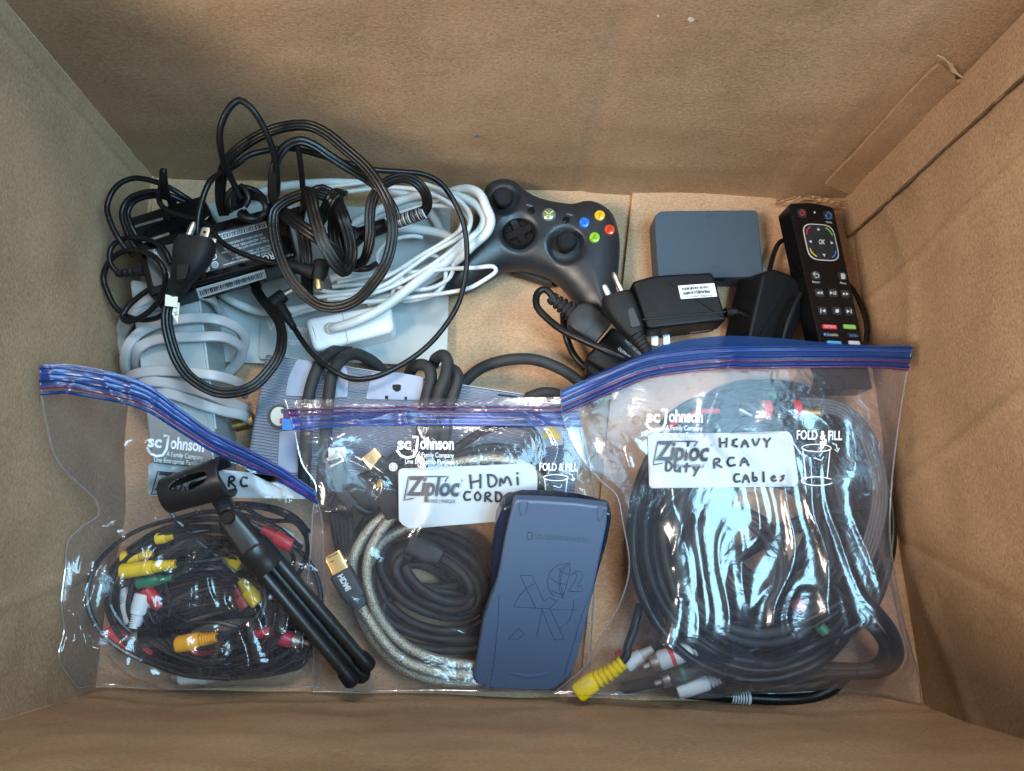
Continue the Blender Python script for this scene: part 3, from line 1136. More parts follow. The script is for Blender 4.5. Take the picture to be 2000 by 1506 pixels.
# ------------------------------------------------------------------ glossy plug-in charger with looped lead
wa = thing("plug_in_charger", "glossy black plug-in charger with fold-flat blades and looped thin lead beside the left wall", "charger", P(320, 440, 0.0))
wpl2 = Plane((252, 424, 0.066), (394, 381, 0.066), (345, 470, 0.070))
slab("body", roundpoly([(250, 424), (326, 400), (394, 380), (414, 420), (346, 476), (268, 498)], 6, 3), wpl2, 0.040, GLOSSB, wa, 0.003, 4)
for (ax, ay, bx, by) in ((263, 443, 318, 427), (278, 474, 331, 456)):
    a, b = wpl2(ax, ay, 0.0008), wpl2(bx, by, 0.0008)
    loft("blade", [(a, 0.0012, 0.0005), (a.lerp(b, 0.5), 0.0012, 0.0006), (b, 0.0012, 0.0005)], STEEL, wa, 8)
slab("ridge", [(324, 404), (329, 402), (350, 462), (345, 466)], wpl2, 0.001, GLOSSB, wa, 0.0006, top_off=0.001)
r = 0.0021
cable("lead", [(262, 500, 0.080), (245, 484, 0.084), (233, 468, 0.088), (216, 435, 0.092), (209, 405, 0.094), (218, 377, 0.096), (236, 357, 0.098), (263, 348, 0.098), (296, 353, 0.098), (326, 364, 0.096), (352, 379, 0.092), (372, 392, 0.086)], r, CORDB, wa)
cable("lead", [(280, 500, 0.084), (262, 480, 0.086), (246, 450, 0.088), (238, 414, 0.090), (251, 389, 0.092), (276, 377, 0.094), (309, 374, 0.094), (334, 382, 0.092), (360, 394, 0.086)], r, CORDB, wa)
cable("lead", [(272, 470, 0.074), (256, 440, 0.080), (250, 415, 0.082), (262, 394, 0.084), (288, 384, 0.084), (318, 384, 0.082), (345, 396, 0.078)], r, CORDB, wa)
cable("lead", [(334, 400, 0.09), (325, 372, 0.108), (321, 345, 0.122), (320, 331, 0.126), (317, 336, 0.124), (316, 358, 0.112), (311, 379, 0.104), (312, 396, 0.098), (326, 411, 0.098), (359, 423, 0.098), (397, 433, 0.098), (414, 450, 0.098), (430, 470, 0.098), (452, 486, 0.098), (485, 500, 0.098), (523, 511, 0.098), (553, 517, 0.098)], r, CORDB, wa)
lathe("barrel_plug", P(550, 516, 0.098), P(612, 532, 0.096), [(0, 0.0026), (0.04, 0.0034), (0.5, 0.0042), (1.0, 0.0052)], RUBBER, wa)
lathe("barrel_plug", P(630, 508, 0.096), P(621, 546, 0.094), [(0, 0.004), (0.12, 0.0062), (0.7, 0.0062), (0.85, 0.0052), (1.0, 0.0046)], RUBBER, wa)
lathe("plug_tip", P(621, 545, 0.094), P(623, 566, 0.094), [(0, 0.0030), (0.9, 0.0030), (1, 0.0026)], BRASS, wa)
lathe("strain_relief", P(228, 535, 0.080), P(284, 528, 0.086), [(0, 0.0024), (0.15, 0.0030), (0.2, 0.0024), (0.34, 0.0034), (0.4, 0.0028), (0.54, 0.0038), (0.6, 0.0032), (0.74, 0.0042), (0.8, 0.0042), (1, 0.0046)], RUBBER, wa)
cable("lead", [(231, 534, 0.080), (216, 515, 0.082), (217, 484, 0.084), (241, 466, 0.086), (271, 465, 0.092), (301, 473, 0.098), (322, 489, 0.102), (334, 515, 0.100)], r, CORDB, wa)
cable("lead", [(326, 609, 0.085), (306, 621, 0.078), (276, 625, 0.072), (245, 616, 0.070), (224, 598, 0.070), (208, 565, 0.072), (202, 545, 0.074), (208, 520, 0.078), (225, 499, 0.082), (253, 489, 0.088), (284, 493, 0.100), (311, 511, 0.106), (323, 536, 0.104), (319, 568, 0.094), (301, 599, 0.086), (276, 619, 0.082), (250, 629, 0.078), (239, 620, 0.076), (250, 599, 0.076), (276, 576, 0.078), (298, 561, 0.080)], r, CORDB, wa)

# ------------------------------------------------------------------ black power cord: three-pin plug, ribbed flat cord
pc = thing("power_cable", "black ribbed flat power cord with dusty three-pin plug lying over the laptop brick", "power cable", P(500, 500, 0.1))
RIB = ribbed(0.0078, 0.0038, 3, 5)
zp = 0.122
body = [(P(384, 468, zp), 0.0125, 0.0080), (P(381, 482, zp), 0.0140, 0.0090), (P(373, 506, zp), 0.0125, 0.0092), (P(362, 532, zp - .004), 0.0088, 0.0078), (P(352, 552, zp - .008), 0.0066, 0.0062), (P(345, 566, zp - .012), 0.0056, 0.0056)]
loft("plug", body, RUBBER, pc, 20, 0.6)
slab("grip", roundpoly([(344, 516), (370, 514), (362, 545), (344, 548)], 5, 3), flat(zp + 0.0086), 0.003, RUBBER, pc, 0.0008)
lathe("strain_relief", P(347, 562, zp - .011), P(337, 590, zp - .018), [(0, 0.0058), (0.2, 0.0062), (0.25, 0.005), (0.42, 0.0058), (0.48, 0.0048), (0.65, 0.0054), (0.7, 0.0044), (0.9, 0.005), (1, 0.004)], RUBBER, pc)
loft("prong", [(P(364, 470, zp), 0.0023, 0.0023), (P(376, 443, zp + .001), 0.0023, 0.0023), (P(379, 435, zp + .001), 0.0016, 0.0016)], STEEL, pc, 12, 1.0)
loft("prong", [(P(395, 472, zp - .002), 0.0032, 0.0008), (P(402, 450, zp - .002), 0.0032, 0.0008), (P(403, 445, zp - .002), 0.0026, 0.0007)], STEEL, pc, 12, 0.5)
lathe("prong_hole", P(399.5, 453, zp - .0011), P(399.5, 453, zp - .0007), [(0, 0.0010), (1, 0.0010)], DARKH, pc, 10)
loft("prong", [(P(408, 486, zp - .010), 0.0032, 0.0008), (P(416, 466, zp - .010), 0.0030, 0.0008)], STEEL, pc, 12, 0.5)
TAG = mat("paper_tag", (0.62, 0.60, 0.52), 0.7, var=0.05)
slab("tag", [(323, 575), (347, 580), (346, 600), (322, 597)], flat(0.112), 0.0005, TAG, pc, 0)
slab("tag", [(341, 588), (351, 592), (347, 632), (336, 614)], flat(0.110), 0.0005, TAG, pc, 0)
text("24", 343, 612, 9, 80, flat(0.110), INK, pc)
cable("cord", [(337, 588, 0.104), (328, 602, 0.104), (326, 631, 0.102), (334, 669, 0.098), (346, 702, 0.094), (366, 732, 0.090), (397, 755, 0.086), (427, 767, 0.082), (457, 767, 0.080), (493, 755, 0.078), (523, 727, 0.076), (545, 694, 0.074), (551, 657, 0.070), (545, 629, 0.066), (528, 604, 0.060), (508, 578, 0.052), (500, 560, 0.046), (510, 530, 0.040)], 0.0042, CORDR, pc, RIB)
cable("cord", [(438, 420, 0.090), (432, 397, 0.098), (432, 352, 0.112), (447, 311, 0.124), (485, 278, 0.132), (523, 258, 0.136), (560, 247, 0.138), (600, 245, 0.138), (633, 258, 0.138), (677, 293, 0.136), (714, 326, 0.134), (740, 361, 0.132), (760, 402, 0.128), (766, 434, 0.126), (765, 472, 0.122), (752, 518, 0.118), (727, 556, 0.112), (697, 586, 0.108), (661, 600, 0.104), (626, 597, 0.102), (596, 577, 0.102), (571, 548, 0.104), (550, 510, 0.108), (538, 472, 0.110), (533, 434, 0.112), (536, 412, 0.114), (552, 397, 0.115), (576, 385, 0.116), (606, 378, 0.117), (636, 383, 0.116), (661, 396, 0.112)], 0.0042, CORDR, pc, RIB)
cable("cord", [(536, 400, 0.112), (532, 371, 0.120), (536, 330, 0.130), (547, 300, 0.136), (563, 283, 0.138), (586, 275, 0.138), (611, 283, 0.134), (641, 303, 0.128), (677, 326, 0.122), (705, 343, 0.118), (730, 360, 0.114), (752, 382, 0.112), (769, 408, 0.110), (776, 430, 0.106)], 0.0034, CORDR, pc, ribbed(0.0066, 0.0036, 2, 5))
cable("cord", [(580, 280, 0.136), (584, 300, 0.130), (588, 330, 0.120), (591, 361, 0.108), (592, 397, 0.094), (586, 420, 0.085), (572, 436, 0.08)], 0.0022, CORDB, pc)
BIG = ribbed(0.0094, 0.0042, 3, 5)
cable("cord", [(590, 420, 0.098), (594, 396, 0.116), (600, 376, 0.124), (607, 384, 0.128), (612, 412, 0.128), (622, 448, 0.128), (637, 485, 0.124), (655, 515, 0.118), (670, 529, 0.112), (681, 518, 0.106), (686, 492, 0.104), (680, 458, 0.106), (669, 424, 0.110), (660, 398, 0.118), (656, 378, 0.124)], 0.005, CORDR, pc, BIG)
cable("cord", [(668, 375, 0.116), (660, 377, 0.122), (650, 385, 0.122), (640, 402, 0.118), (628, 425, 0.108), (618, 440, 0.098)], 0.005, CORDR, pc, BIG)
cable("cord", [(540, 404, 0.106), (556, 418, 0.112), (582, 438, 0.116), (612, 458, 0.116), (640, 478, 0.112), (664, 500, 0.104), (674, 520, 0.098)], 0.005, CORDR, pc, BIG)
cable("cord", [(575, 410, 0.10), (578, 424, 0.106), (590, 452, 0.104), (597, 490, 0.096), (600, 540, 0.086), (602, 572, 0.07)], 0.005, CORDR, pc, BIG)
cable("cord", [(655, 412, 0.09), (652, 440, 0.096), (655, 472, 0.098), (664, 500, 0.096), (672, 528, 0.09)], 0.005, CORDR, pc, BIG)
cable("cord", [(612, 378, 0.112), (630, 372, 0.114), (648, 384, 0.110), (664, 408, 0.104), (677, 440, 0.098)], 0.005, CORDR, pc, BIG)
HOOK = ribbed(0.0078, 0.0038, 3, 5)
cable("cord", [(660, 520, 0.078), (692, 519, 0.084), (709, 510, 0.090), (718, 490, 0.096), (723, 460, 0.102), (722, 424, 0.106), (727, 392, 0.110), (742, 366, 0.114), (767, 351, 0.116), (793, 347, 0.116), (817, 359, 0.114), (832, 381, 0.108), (834, 402, 0.100), (826, 417, 0.092)], 0.0042, CORDR, pc, HOOK)
a, b = P(829, 412, 0.094), P(773, 434, 0.086)
path = spline([P(829, 414, 0.094), P(803, 424, 0.090), P(770, 435, 0.086)], 0.0006)
V, F = sweep(path, circle(0.0048, 12), radii=[1 + 0.05 * math.sin(i * 1.7) for i in range(len(path))])
mesh_obj("white_print_band", V, F, mat("white_band", (0.66, 0.68, 0.68), 0.5), pc)
for k in range(20):
    t = (k + 0.5) / 20
    p = path[int(t * (len(path) - 1))]
    tt = (path[min(int(t * (len(path) - 1)) + 1, len(path) - 1)] - path[int(t * (len(path) - 1)) - 1]).normalized()
    lathe("print_ring", p - tt * 0.0003, p + tt * (0.0003 + 0.0002 * (k % 3)), [(0, 0.00512), (1, 0.00512)], INK, pc, 12)
lathe("connector", P(756, 439, 0.085), P(697, 461, 0.080), [(0, 0.0050), (0.02, 0.0056), (0.9, 0.0058), (1.0, 0.0050)], BLACK, pc)
loft("connector", [(P(702, 458, 0.081), 0.0058, 0.0058), (P(688, 463, 0.080), 0.0085, 0.0075), (P(672, 468, 0.080), 0.0085, 0.0075), (P(655, 473, 0.079), 0.0080, 0.0072), (P(642, 477, 0.078), 0.0070, 0.0066)], BLACK, pc, 16, 0.5)
for k in range(3):
    x = 690 - k * 12
    loft("grip_rib", [(P(x, 462.5 + k * 3.6, 0.080), 0.0095, 0.0085), (P(x - 6, 464.5 + k * 3.6, 0.080), 0.0095, 0.0085)], BLACK, pc, 16, 0.5)
cable("cord", [(680, 522, 0.07), (700, 526, 0.072), (720, 524, 0.070), (734, 516, 0.062)], 0.0026, CORDB, pc)

# ------------------------------------------------------------------ power strip with a cord wound round it
ps = thing("power_strip", "ribbed silver-blue power strip with thick black cord wound round it", "power strip", P(800, 850, 0.0))
spl = Plane((520, 690, 0.050), (1135, 786, 0.046), (480, 920, 0.050))
ribm = bpy.data.materials.new("ribbed_silver_blue")
ribm.use_nodes = True
N, L = ribm.node_tree.nodes, ribm.node_tree.links
bb = N["Principled BSDF"]
bb.inputs["Base Color"].default_value = (0.32, 0.36, 0.45, 1)
bb.inputs["Roughness"].default_value = 0.38
bb.inputs["Metallic"].default_value = 0.25
tc = N.new("ShaderNodeTexCoord")
mp = N.new("ShaderNodeMapping")
da = spl(1135, 786) - spl(520, 690)
mp.inputs["Rotation"].default_value = (0, 0, -math.atan2(da.y, da.x))
wv = N.new("ShaderNodeTexWave")
wv.bands_direction = 'Y'
wv.inputs["Scale"].default_value = 135
bp = N.new("ShaderNodeBump")
bp.inputs["Strength"].default_value = 0.9
bp.inputs["Distance"].default_value = 0.0022
L.new(tc.outputs["Object"], mp.inputs[0])
L.new(mp.outputs[0], wv.inputs[0])
L.new(wv.outputs["Fac"], bp.inputs["Height"])
L.new(bp.outputs[0], bb.inputs["Normal"])
PLATE = mat("silver_blue_plate", (0.26, 0.30, 0.40), 0.45, metal=0.2, bump=0.25, bscale=1200, var=0.06)
slab("body", roundpoly([(518, 689), (1140, 786), (1118, 1010), (476, 925)], [8, 8, 8, 8], 3), spl, 0.042, ribm, ps, 0.003, 3)
plates = [
    [(579, 702), (612, 704), (606, 730), (597, 775), (556, 773), (563, 735)],
    [(676, 716), (681, 740), (679, 776), (640, 778), (650, 735), (660, 717)],
    [(726, 727), (780, 727), (828, 736), (826, 755), (820, 782), (713, 780)],
    [(545, 843), (580, 838), (582, 925), (541, 921)],
]
for pl in plates:
    slab("outlet_plate", roundpoly(pl, 5, 3), spl, 0.0016, PLATE, ps, 0.0006, 2, top_off=0.0012)
sh = lambda x, y, off=0.0: spl(x, y, off + 0.0013)
patch(roundpoly([(766, 751), (783, 751), (783, 762), (775, 766), (767, 761)], 3, 2), sh, DARKH, ps, "ground_socket")
patch([(752, 773), (758, 773), (758, 780), (752, 780)], sh, DARKH, ps, "blade_socket")
patch([(790, 775), (795, 775), (795, 781), (790, 781)], sh, DARKH, ps, "blade_socket")
patch([(973, 769), (1010, 774), (1010, 777), (973, 773)], lambda x, y, off=0: spl(x, y, off + 0.0004), DARKH, ps, "rocker_gap")
# coloured dial
teeth = []
for k in range(48):
    a = 2 * math.pi * k / 48
    rr = 25 if k % 2 else 22.5
    teeth.append((545 + rr * 0.93 * math.cos(a), 813 + rr * math.sin(a)))
slab("dial_ring", teeth, spl, 0.002, mat("dial_grey", (0.05, 0.052, 0.055), 0.5), ps, 0, top_off=0.0015)
slab("dial_face", arc(545, 813, 17, 18.5, 0, 350, 30), spl, 0.001, mat("dial_white", (0.62, 0.65, 0.58), 0.4), ps, 0.0003, top_off=0.0022)
dl = lambda x, y, off=0: spl(x, y, off + 0.0024)
patch(roundpoly([(548, 799), (561, 797), (564, 806), (549, 808)], 2, 2), dl, GRN, ps, "dial_mark", cell=None)
patch(roundpoly([(546, 817), (562, 815), (560, 826), (546, 828)], 3, 2), dl, RED, ps, "dial_mark")
# brass screw connector at the end
a, b = P(497, 822, 0.024), P(457, 832, 0.024)
lathe("aerial_socket", a, b, [(0, 0.0066), (0.18, 0.0066), (0.2, 0.0056)] + [(0.22 + 0.075 * k + (0.0375 if h else 0), 0.0056 if not h else 0.0050) for k in range(10) for h in (0, 1)] + [(1, 0.0050)], BRASS, ps, 14)
R5 = 0.0048
cable("cord", [(592, 960, 0.045), (596, 900, 0.056), (599, 830, 0.058), (603, 775, 0.058), (612, 740, 0.058), (624, 712, 0.054), (640, 694, 0.044), (660, 683, 0.030), (682, 684, 0.020)], R5, HEAVY, ps)
cable("cord", [(628, 960, 0.045), (634, 880, 0.056), (638, 820, 0.058), (642, 775, 0.058), (650, 728, 0.056), (667, 702, 0.048), (691, 691, 0.038), (716, 699, 0.028), (738, 714, 0.018), (752, 730, 0.012)], R5, HEAVY, ps)
cable("cord", [(800, 730, 0.030), (806, 718, 0.040), (822, 712, 0.050), (838, 720, 0.056), (842, 742, 0.058), (834, 772, 0.058), (826, 820, 0.058), (820, 900, 0.05)], R5, HEAVY, ps)
cable("cord", [(846, 712, 0.035), (852, 700, 0.050), (866, 694, 0.060), (874, 706, 0.064), (870, 735, 0.066), (856, 770, 0.064), (848, 810, 0.060), (842, 880, 0.052)], R5, HEAVY, ps)
cable("cord", [(874, 728, 0.045), (884, 722, 0.054), (893, 732, 0.058), (890, 755, 0.058), (882, 780, 0.058), (872, 830, 0.056), (866, 900, 0.05)], R5, HEAVY, ps)
cable("cord", [(890, 770, 0.010), (908, 745, 0.014), (940, 719, 0.020), (992, 703, 0.026), (1045, 703, 0.028), (1097, 722, 0.026), (1136, 751, 0.020), (1165, 790, 0.014)], R5, HEAVY, ps)
cable("cord", [(1030, 778, 0.05), (1060, 768, 0.056), (1095, 772, 0.052), (1130, 790, 0.04)], R5, HEAVY, ps)

# ------------------------------------------------------------------ game controller
gc = thing("game_controller", "black game controller with four coloured buttons lying on the box bottom", "controller", P(1060, 470, 0.0))
o5 = [(360, 165), (400, 120), (460, 96), (530, 94), (600, 118), (660, 172), (740, 222), (860, 256), (1000, 274), (1070, 256), (1140, 252), (1220, 280), (1300, 345), (1338, 440), (1356, 560), (1352, 700), (1338, 850), (1322, 980), (1300, 1090), (1255, 1165), (1190, 1160), (1130, 1100), (1065, 1050), (1005, 965), (940, 885), (850, 812), (720, 762), (600, 746), (510, 758), (430, 805), (350, 850), (270, 900), (170, 930), (95, 915), (65, 860), (85, 780), (140, 670), (200, 560), (250, 440), (300, 300)]
opx = [(850 + x / 3.764, 330 + y / 3.764) for x, y in o5]
ow = [P(x, y, 0.024) for x, y in opx]
ol = dense_closed([(p.x, p.y) for p in ow], 0.004)
wells = [((984, 390), 0.0128, 0.004), ((1013, 455), 0.0150, 0.003), ((1106, 480), 0.0140, 0.005)]
wl = [(P(x, y, 0.042), rr, dp) for (x, y), rr, dp in wells]


def ctop(x, y, z, f):
    for c, rr, dp in wl:
        d = math.hypot(x - c.x, y - c.y) / rr
        if d < 1.25:
            z -= dp * (1 - min(1, max(0, (d - 0.85) / 0.4)) ** 2 * (3 - 2 * min(1, max(0, (d - 0.85) / 0.4))))
    return z


_, cs = puff("shell", ol, 0.024, 0.026, 0.021, 0.019, CTRL, gc, 0.0022, ctop)
strokes([[(850 + x / 3.764, 330 + y / 3.764) for x, y in ((130, 742), (250, 705), (380, 690), (470, 668), (540, 655), (650, 662), (790, 702), (900, 765), (985, 850), (1050, 950), (1095, 1050), (1150, 1120), (1200, 1140))]], 1.0, cs, mat("parting_line", (0.008, 0.008, 0.009), 0.5), gc, "parting_line", 0.0002)


def stick(x, y, base=0.034):
    p = P(x, y, 0.055)
    lathe("stick", (p.x - 0.0006, p.y - 0.001, base), (p.x, p.y, 0.048), [(0, 0.0085), (0.35, 0.0062), (0.6, 0.0055), (1, 0.0058)], GLOSSB, gc, 24)
    lathe("stick_cap", (p.x, p.y, 0.0465), (p.x, p.y, 0.0550), [(0, 0.0074), (0.12, 0.0088), (0.55, 0.0090), (0.8, 0.0080), (0.92, 0.0070), (0.93, 0.0062), (0.86, 0.0056), (0.86, 0.0001)], RUBBER, gc, 28)


stick(983, 380)
stick(1108, 466)
p = P(1014, 452, 0.047)
lathe("pad_ring", (p.x, p.y, 0.036), (p.x, p.y, 0.0478), [(0, 0.0135), (0.8, 0.0132), (0.95, 0.0122), (0.95, 0.0115), (0.70, 0.0113)], SATIN, gc, 36, caps=False)
V, F = [], []
nr, na = 9, 48
for i in range(nr + 1):
    rr = 0.0112 * i / nr
    for k in range(na):
        a = 2 * math.pi * k / na + 0.25
        cross = max(abs(math.cos(a - 0.25 - 0.2)), abs(math.sin(a - 0.25 - 0.2)))
        arm = 1 if min(abs(math.sin(a - 0.45)), abs(math.cos(a - 0.45))) * rr < 0.0036 else 0
        V.append(Vector((p.x + rr * math.cos(a), p.y + rr * math.sin(a), 0.0452 + 0.0016 * arm * (0.3 + 0.7 * (rr / 0.0112) ** 2) - 0.0012 * (1 - arm))))
for i in range(nr):
    for k in range(na):
        F.append((i * na + k, i * na + (k + 1) % na, (i + 1) * na + (k + 1) % na, (i + 1) * na + k))
mesh_obj("direction_pad", V, F, mat("pad_gloss", (0.008, 0.008, 0.009), 0.22), gc, True, 25)
XY = flat(0)
for ch, x, y, c in (("Y", 1171, 422, (0.80, 0.40, 0.01)), ("X", 1141, 436, (0.02, 0.16, 0.62)), ("B", 1190, 450, (0.62, 0.05, 0.015)), ("A", 1161, 465, (0.24, 0.46, 0.02))):
    b0 = cs(x, y)
    q = b0 + Vector((0, 0, 0.0028))
    m_ = mat("button_" + ch.lower(), c, 0.15, coat=0.5)
    bt = lathe("button", b0 - Vector((0, 0, 0.003)), q, [(0, 0.0046), (0.75, 0.0046), (0.9, 0.0042), (1.0, 0.0028), (1.0, 0.0001)], m_, gc, 20)
    text(ch, x, y - 1, 17, 12, flat(q.z), mat("letter_" + ch.lower(), tuple(v * 0.45 for v in c), 0.3), bt, off=0.0002)
g = cs(1072, 420)
gb = lathe("guide_button", g - Vector((0, 0, 0.002)), g + Vector((0, 0, 0.0030)), [(0, 0.0062), (0.5, 0.0062), (0.75, 0.0054), (0.9, 0.0038), (1, 0.0018), (1, 0.0001)], mat("silver_dome", (0.50, 0.52, 0.46), 0.18, metal=0.8), gc, 28)
gx = flat(g.z + 0.0031)
strokes([[(1065, 413), (1071, 418), (1078, 425)], [(1080, 412), (1073, 418), (1066, 424)]], 2.4, gx, mat("lime_mark", (0.35, 0.50, 0.10), 0.4), gb, "emblem")
for x, y in ((1038, 412), (1106, 430)):
    b0 = cs(x, y)
    lathe("small_button", b0 - Vector((0, 0, 0.001)), b0 + Vector((0, 0, 0.0016)), [(0, 0.0030), (0.7, 0.0030), (1, 0.0020), (1, 0.0001)], GLOSSB, gc, 18)
text("BACK", 1034, 402, 5, 12, cs, INKG, gc, width=11)
text("START", 1113, 420, 5, 14, cs, INKG, gc, width=13)
slab("battery_pack", roundpoly([(1002, 516), (1030, 508), (1085, 528), (1080, 556), (1062, 550), (1004, 531)], 4, 2), flat(0.016), 0.010, DGREY, gc, 0.002)

# ------------------------------------------------------------------ slate box
sl = thing("set_top_box", "slate grey flat box with rounded corners by the remote control", "media box", P(1385, 475, 0.005))
slp = Plane((1280, 413, 0.027), (1480, 411, 0.027), (1290, 541, 0.027))
slab("body", roundpoly([(1277, 412), (1480, 410), (1491, 540), (1286, 545)], [22, 10, 12, 12], 6), slp, 0.021, SLATE, sl, 0.0012, 3)


def slfront(x, y, off=0.0):
    a, b = slp(1286, 545), slp(1491, 540)
    d = (b - a).normalized()
    n = Vector((d.y, -d.x, 0))
    if n.y > 0:
        n = -n
    r_ = ray(x, y)
    return CAM + r_ * ((a + n * (off + 0.0006) - CAM).dot(n) / r_.dot(n))


for x0, x1 in ((1395, 1415), (1440, 1468)):
    patch([(x0, 545.5), (x1, 544.5), (x1, 549), (x0, 550)], slfront, DARKH, sl, "port")
for (x, y) in ((1388, 422), (1398, 522)):
    text("EO E", x, y, 6, 0, slp, mat("faint_dark_print", (0.02, 0.028, 0.04), 0.5), sl, width=16)

# ------------------------------------------------------------------ wall adapter with white barcode label
ad = thing("wall_adapter", "black wall adapter with white barcode sticker in front of slate box", "adapter", P(1335, 590, 0.005))
adp = Plane((1240, 548, 0.060), (1395, 534, 0.060), (1262, 636, 0.060))
slab("body", roundpoly([(1233, 550), (1278, 537), (1392, 531), (1420, 625), (1263, 643)], [10, 30, 8, 6, 8], 4), adp, 0.022, BLACK, ad, 0.0025, 4)
slab("ridge", [(1254, 621), (1418, 606), (1419, 610), (1255, 626)], adp, 0.001, BLACK, ad, 0.0005, top_off=0.0008)
slab("plug_block", roundpoly([(1285, 556), (1400, 545), (1412, 628), (1300, 642)], 5, 2), flat(0.040), 0.026, SATIN, ad, 0.002)
slab("sticker", [(1324, 558), (1395, 553), (1401, 579), (1330, 584)], adp, 0.0002, LABELW, ad, 0, top_off=0.0004)
apf = lambda x, y, off=0: adp(x, y, off + 0.0005)
barcode(1333, 567, 1385, 563, -5, apf, ad, seed=11)
barcode(1335, 576, 1388, 572, -5, apf, ad, seed=12)
text("223-10366-01", 1362, 568.5, 5.5, -4, apf, INK, ad, width=38)
text("T31410207133660YHL", 1366, 578.5, 5.5, -4, apf, INK, ad, width=50)
for x in (1278, 1301):
    p0 = P(x, 643, 0.030)
    loft("blade", [(p0 + Vector((0, 0.004, 0)), 0.0032, 0.0008), (p0 + Vector((0.0005, -0.012, -0.003)), 0.0032, 0.0008), (p0 + Vector((0.0005, -0.0135, -0.003)), 0.0024, 0.0006)], STEEL, ad, 10, 0.5)


def adside(x, y, off=0.0):
    a, b = P(1300, 642, 0.04), P(1412, 628, 0.04)
    d = (b - a).normalized()
    n = Vector((d.y, -d.x, 0))
    if n.y > 0:
        n = -n
    r_ = ray(x, y)
    return CAM + r_ * ((a + n * (off + 0.0008) - CAM).dot(n) / r_.dot(n))


patch([(1350, 646), (1392, 639), (1388, 645), (1347, 652)], adside, mat("grey_rating_plate", (0.30, 0.30, 0.29), 0.5, var=0.3, vscale=1500), ad, "rating_plate")
lathe("strain_relief", P(1416, 611, 0.048), P(1440, 609, 0.046), [(0, 0.004), (0.2, 0.0042), (0.25, 0.003), (0.4, 0.0038), (0.45, 0.0028), (0.6, 0.0034), (0.65, 0.0025), (0.85, 0.003), (1, 0.0022)], RUBBER, ad)
cable("lead", [(1438, 609, 0.046), (1452, 614, 0.044), (1466, 622, 0.040), (1480, 636, 0.030), (1490, 655, 0.02)], 0.0021, CORDB, ad)

# ------------------------------------------------------------------ angled adapter half under the remote
an = thing("angled_adapter", "plain black angled adapter tucked half under the remote control with a thin lead", "adapter", P(1510, 600, 0.005))
slab("body", roundpoly([(1490, 534), (1513, 523), (1545, 536), (1578, 556), (1575, 600), (1534, 700), (1452, 700)], [6, 10, 6, 6, 6, 6, 6], 3), Plane((1500, 530, 0.050), (1570, 560, 0.038), (1460, 660, 0.046)), 0.034, SATIN, an, 0.003, 3)
slab("plug_block", roundpoly([(1465, 552), (1492, 533), (1484, 572), (1470, 572)], 4, 2), flat(0.034), 0.026, BLACK, an, 0.002)
loft("lead_loop", [(P(1562, 574, 0.05), 0.002, 0.0028), (P(1549, 600, 0.052), 0.0022, 0.003), (P(1536, 634, 0.052), 0.0022, 0.003), (P(1526, 668, 0.05), 0.002, 0.003)], SATIN, an)
fs = flatsec(0.0042, 0.0020)
cable("lead", [(1560, 462, 0.018), (1538, 467, 0.020), (1522, 474, 0.022), (1513, 492, 0.022), (1506, 515, 0.024), (1502, 535, 0.028)], 0.002, SATIN, an, fs)
cable("lead", [(1640, 540, 0.020), (1663, 562, 0.020), (1682, 597, 0.020), (1693, 635, 0.020), (1691, 668, 0.020), (1680, 700, 0.02)], 0.002, SATIN, an, fs)

# ------------------------------------------------------------------ remote control
rm = thing("remote_control", "glossy black television remote control with round direction pad against the right wall", "remote control", P(1615, 560, 0.02))
rpl = Plane((1542, 396, 0.050), (1628, 403, 0.046), (1600, 690, 0.054))
slab("body", roundpoly([(1541, 397), (1585, 394), (1629, 404), (1706, 760), (1620, 760)], [6, 30, 10, 6, 6], 4), rpl, 0.020, GLOSSB, rm, 0.0015, 3)
rs = lambda x, y, off=0.0: rpl(x, y, off + 0.0006)
PADM = mat("pad_rubber", (0.012, 0.015, 0.020), 0.5)
WL = mat("white_light_print", (0.50, 0.53, 0.56), 0.4)
tx, ty = Vector((0.998, 0.06)), Vector((0.218, 0.976))


def rl(u, v):
    """remote face: u across, v down, in picture steps from the pad centre"""
    q = Vector((1604, 473)) + tx * u + ty * v
    return tuple(q)


def rr_(w, h, r, n=5):
    return [rl(*q) for q in roundpoly([(-w, -h), (w, -h), (w, h), (-w, h)], r, n)]


slab("pad_ring", rr_(30.6, 36.6, 20), rpl, 0.001, WL, rm, 0.0003, top_off=0.0008)
slab("direction_pad", rr_(29, 35, 19), rpl, 0.001, PADM, rm, 0.0003, top_off=0.0011)
pd = lambda x, y, off=0.0: rpl(x, y, off + 0.0012)
strokes([[rl(*q) for q in arc(0, 0, 13, 15, 0, 360, 28)]], 0.9, pd, mat("pad_groove", (0.003, 0.003, 0.004), 0.6), rm, "groove")
text("OK", 1605, 473, 13, 3, pd, WL, rm, width=12, bold=0.02)
for u, v, d in ((0, -26, 0), (21, 0, 90), (0, 26, 180), (-21, 0, 270)):
    a = math.radians(d)
    tri = [(0, -3.4), (3.2, 2.4), (-3.2, 2.4)]
    patch([rl(u + x * math.cos(a) - y * math.sin(a), v + x * math.sin(a) + y * math.cos(a)) for x, y in tri], pd, WL, rm, "arrow")
for q0, q1, col in ((185, 245, (0.6, 0.04, 0.05)), (295, 355, (0.16, 0.5, 0.05)), (115, 175, (0.6, 0.5, 0.03)), (10, 65, (0.03, 0.2, 0.7))):
    cx, cy = (-8 if 90 < q0 < 270 else 8), (-13 if q0 > 180 else 13)
    strokes([[rl(cx + x, cy + y) for x, y in arc(0, 0, 17, 18, q0, q1, 8)]], 2.0, pd, mat("arc_%d" % q0, col, 0.4), rm, "colour_arc")


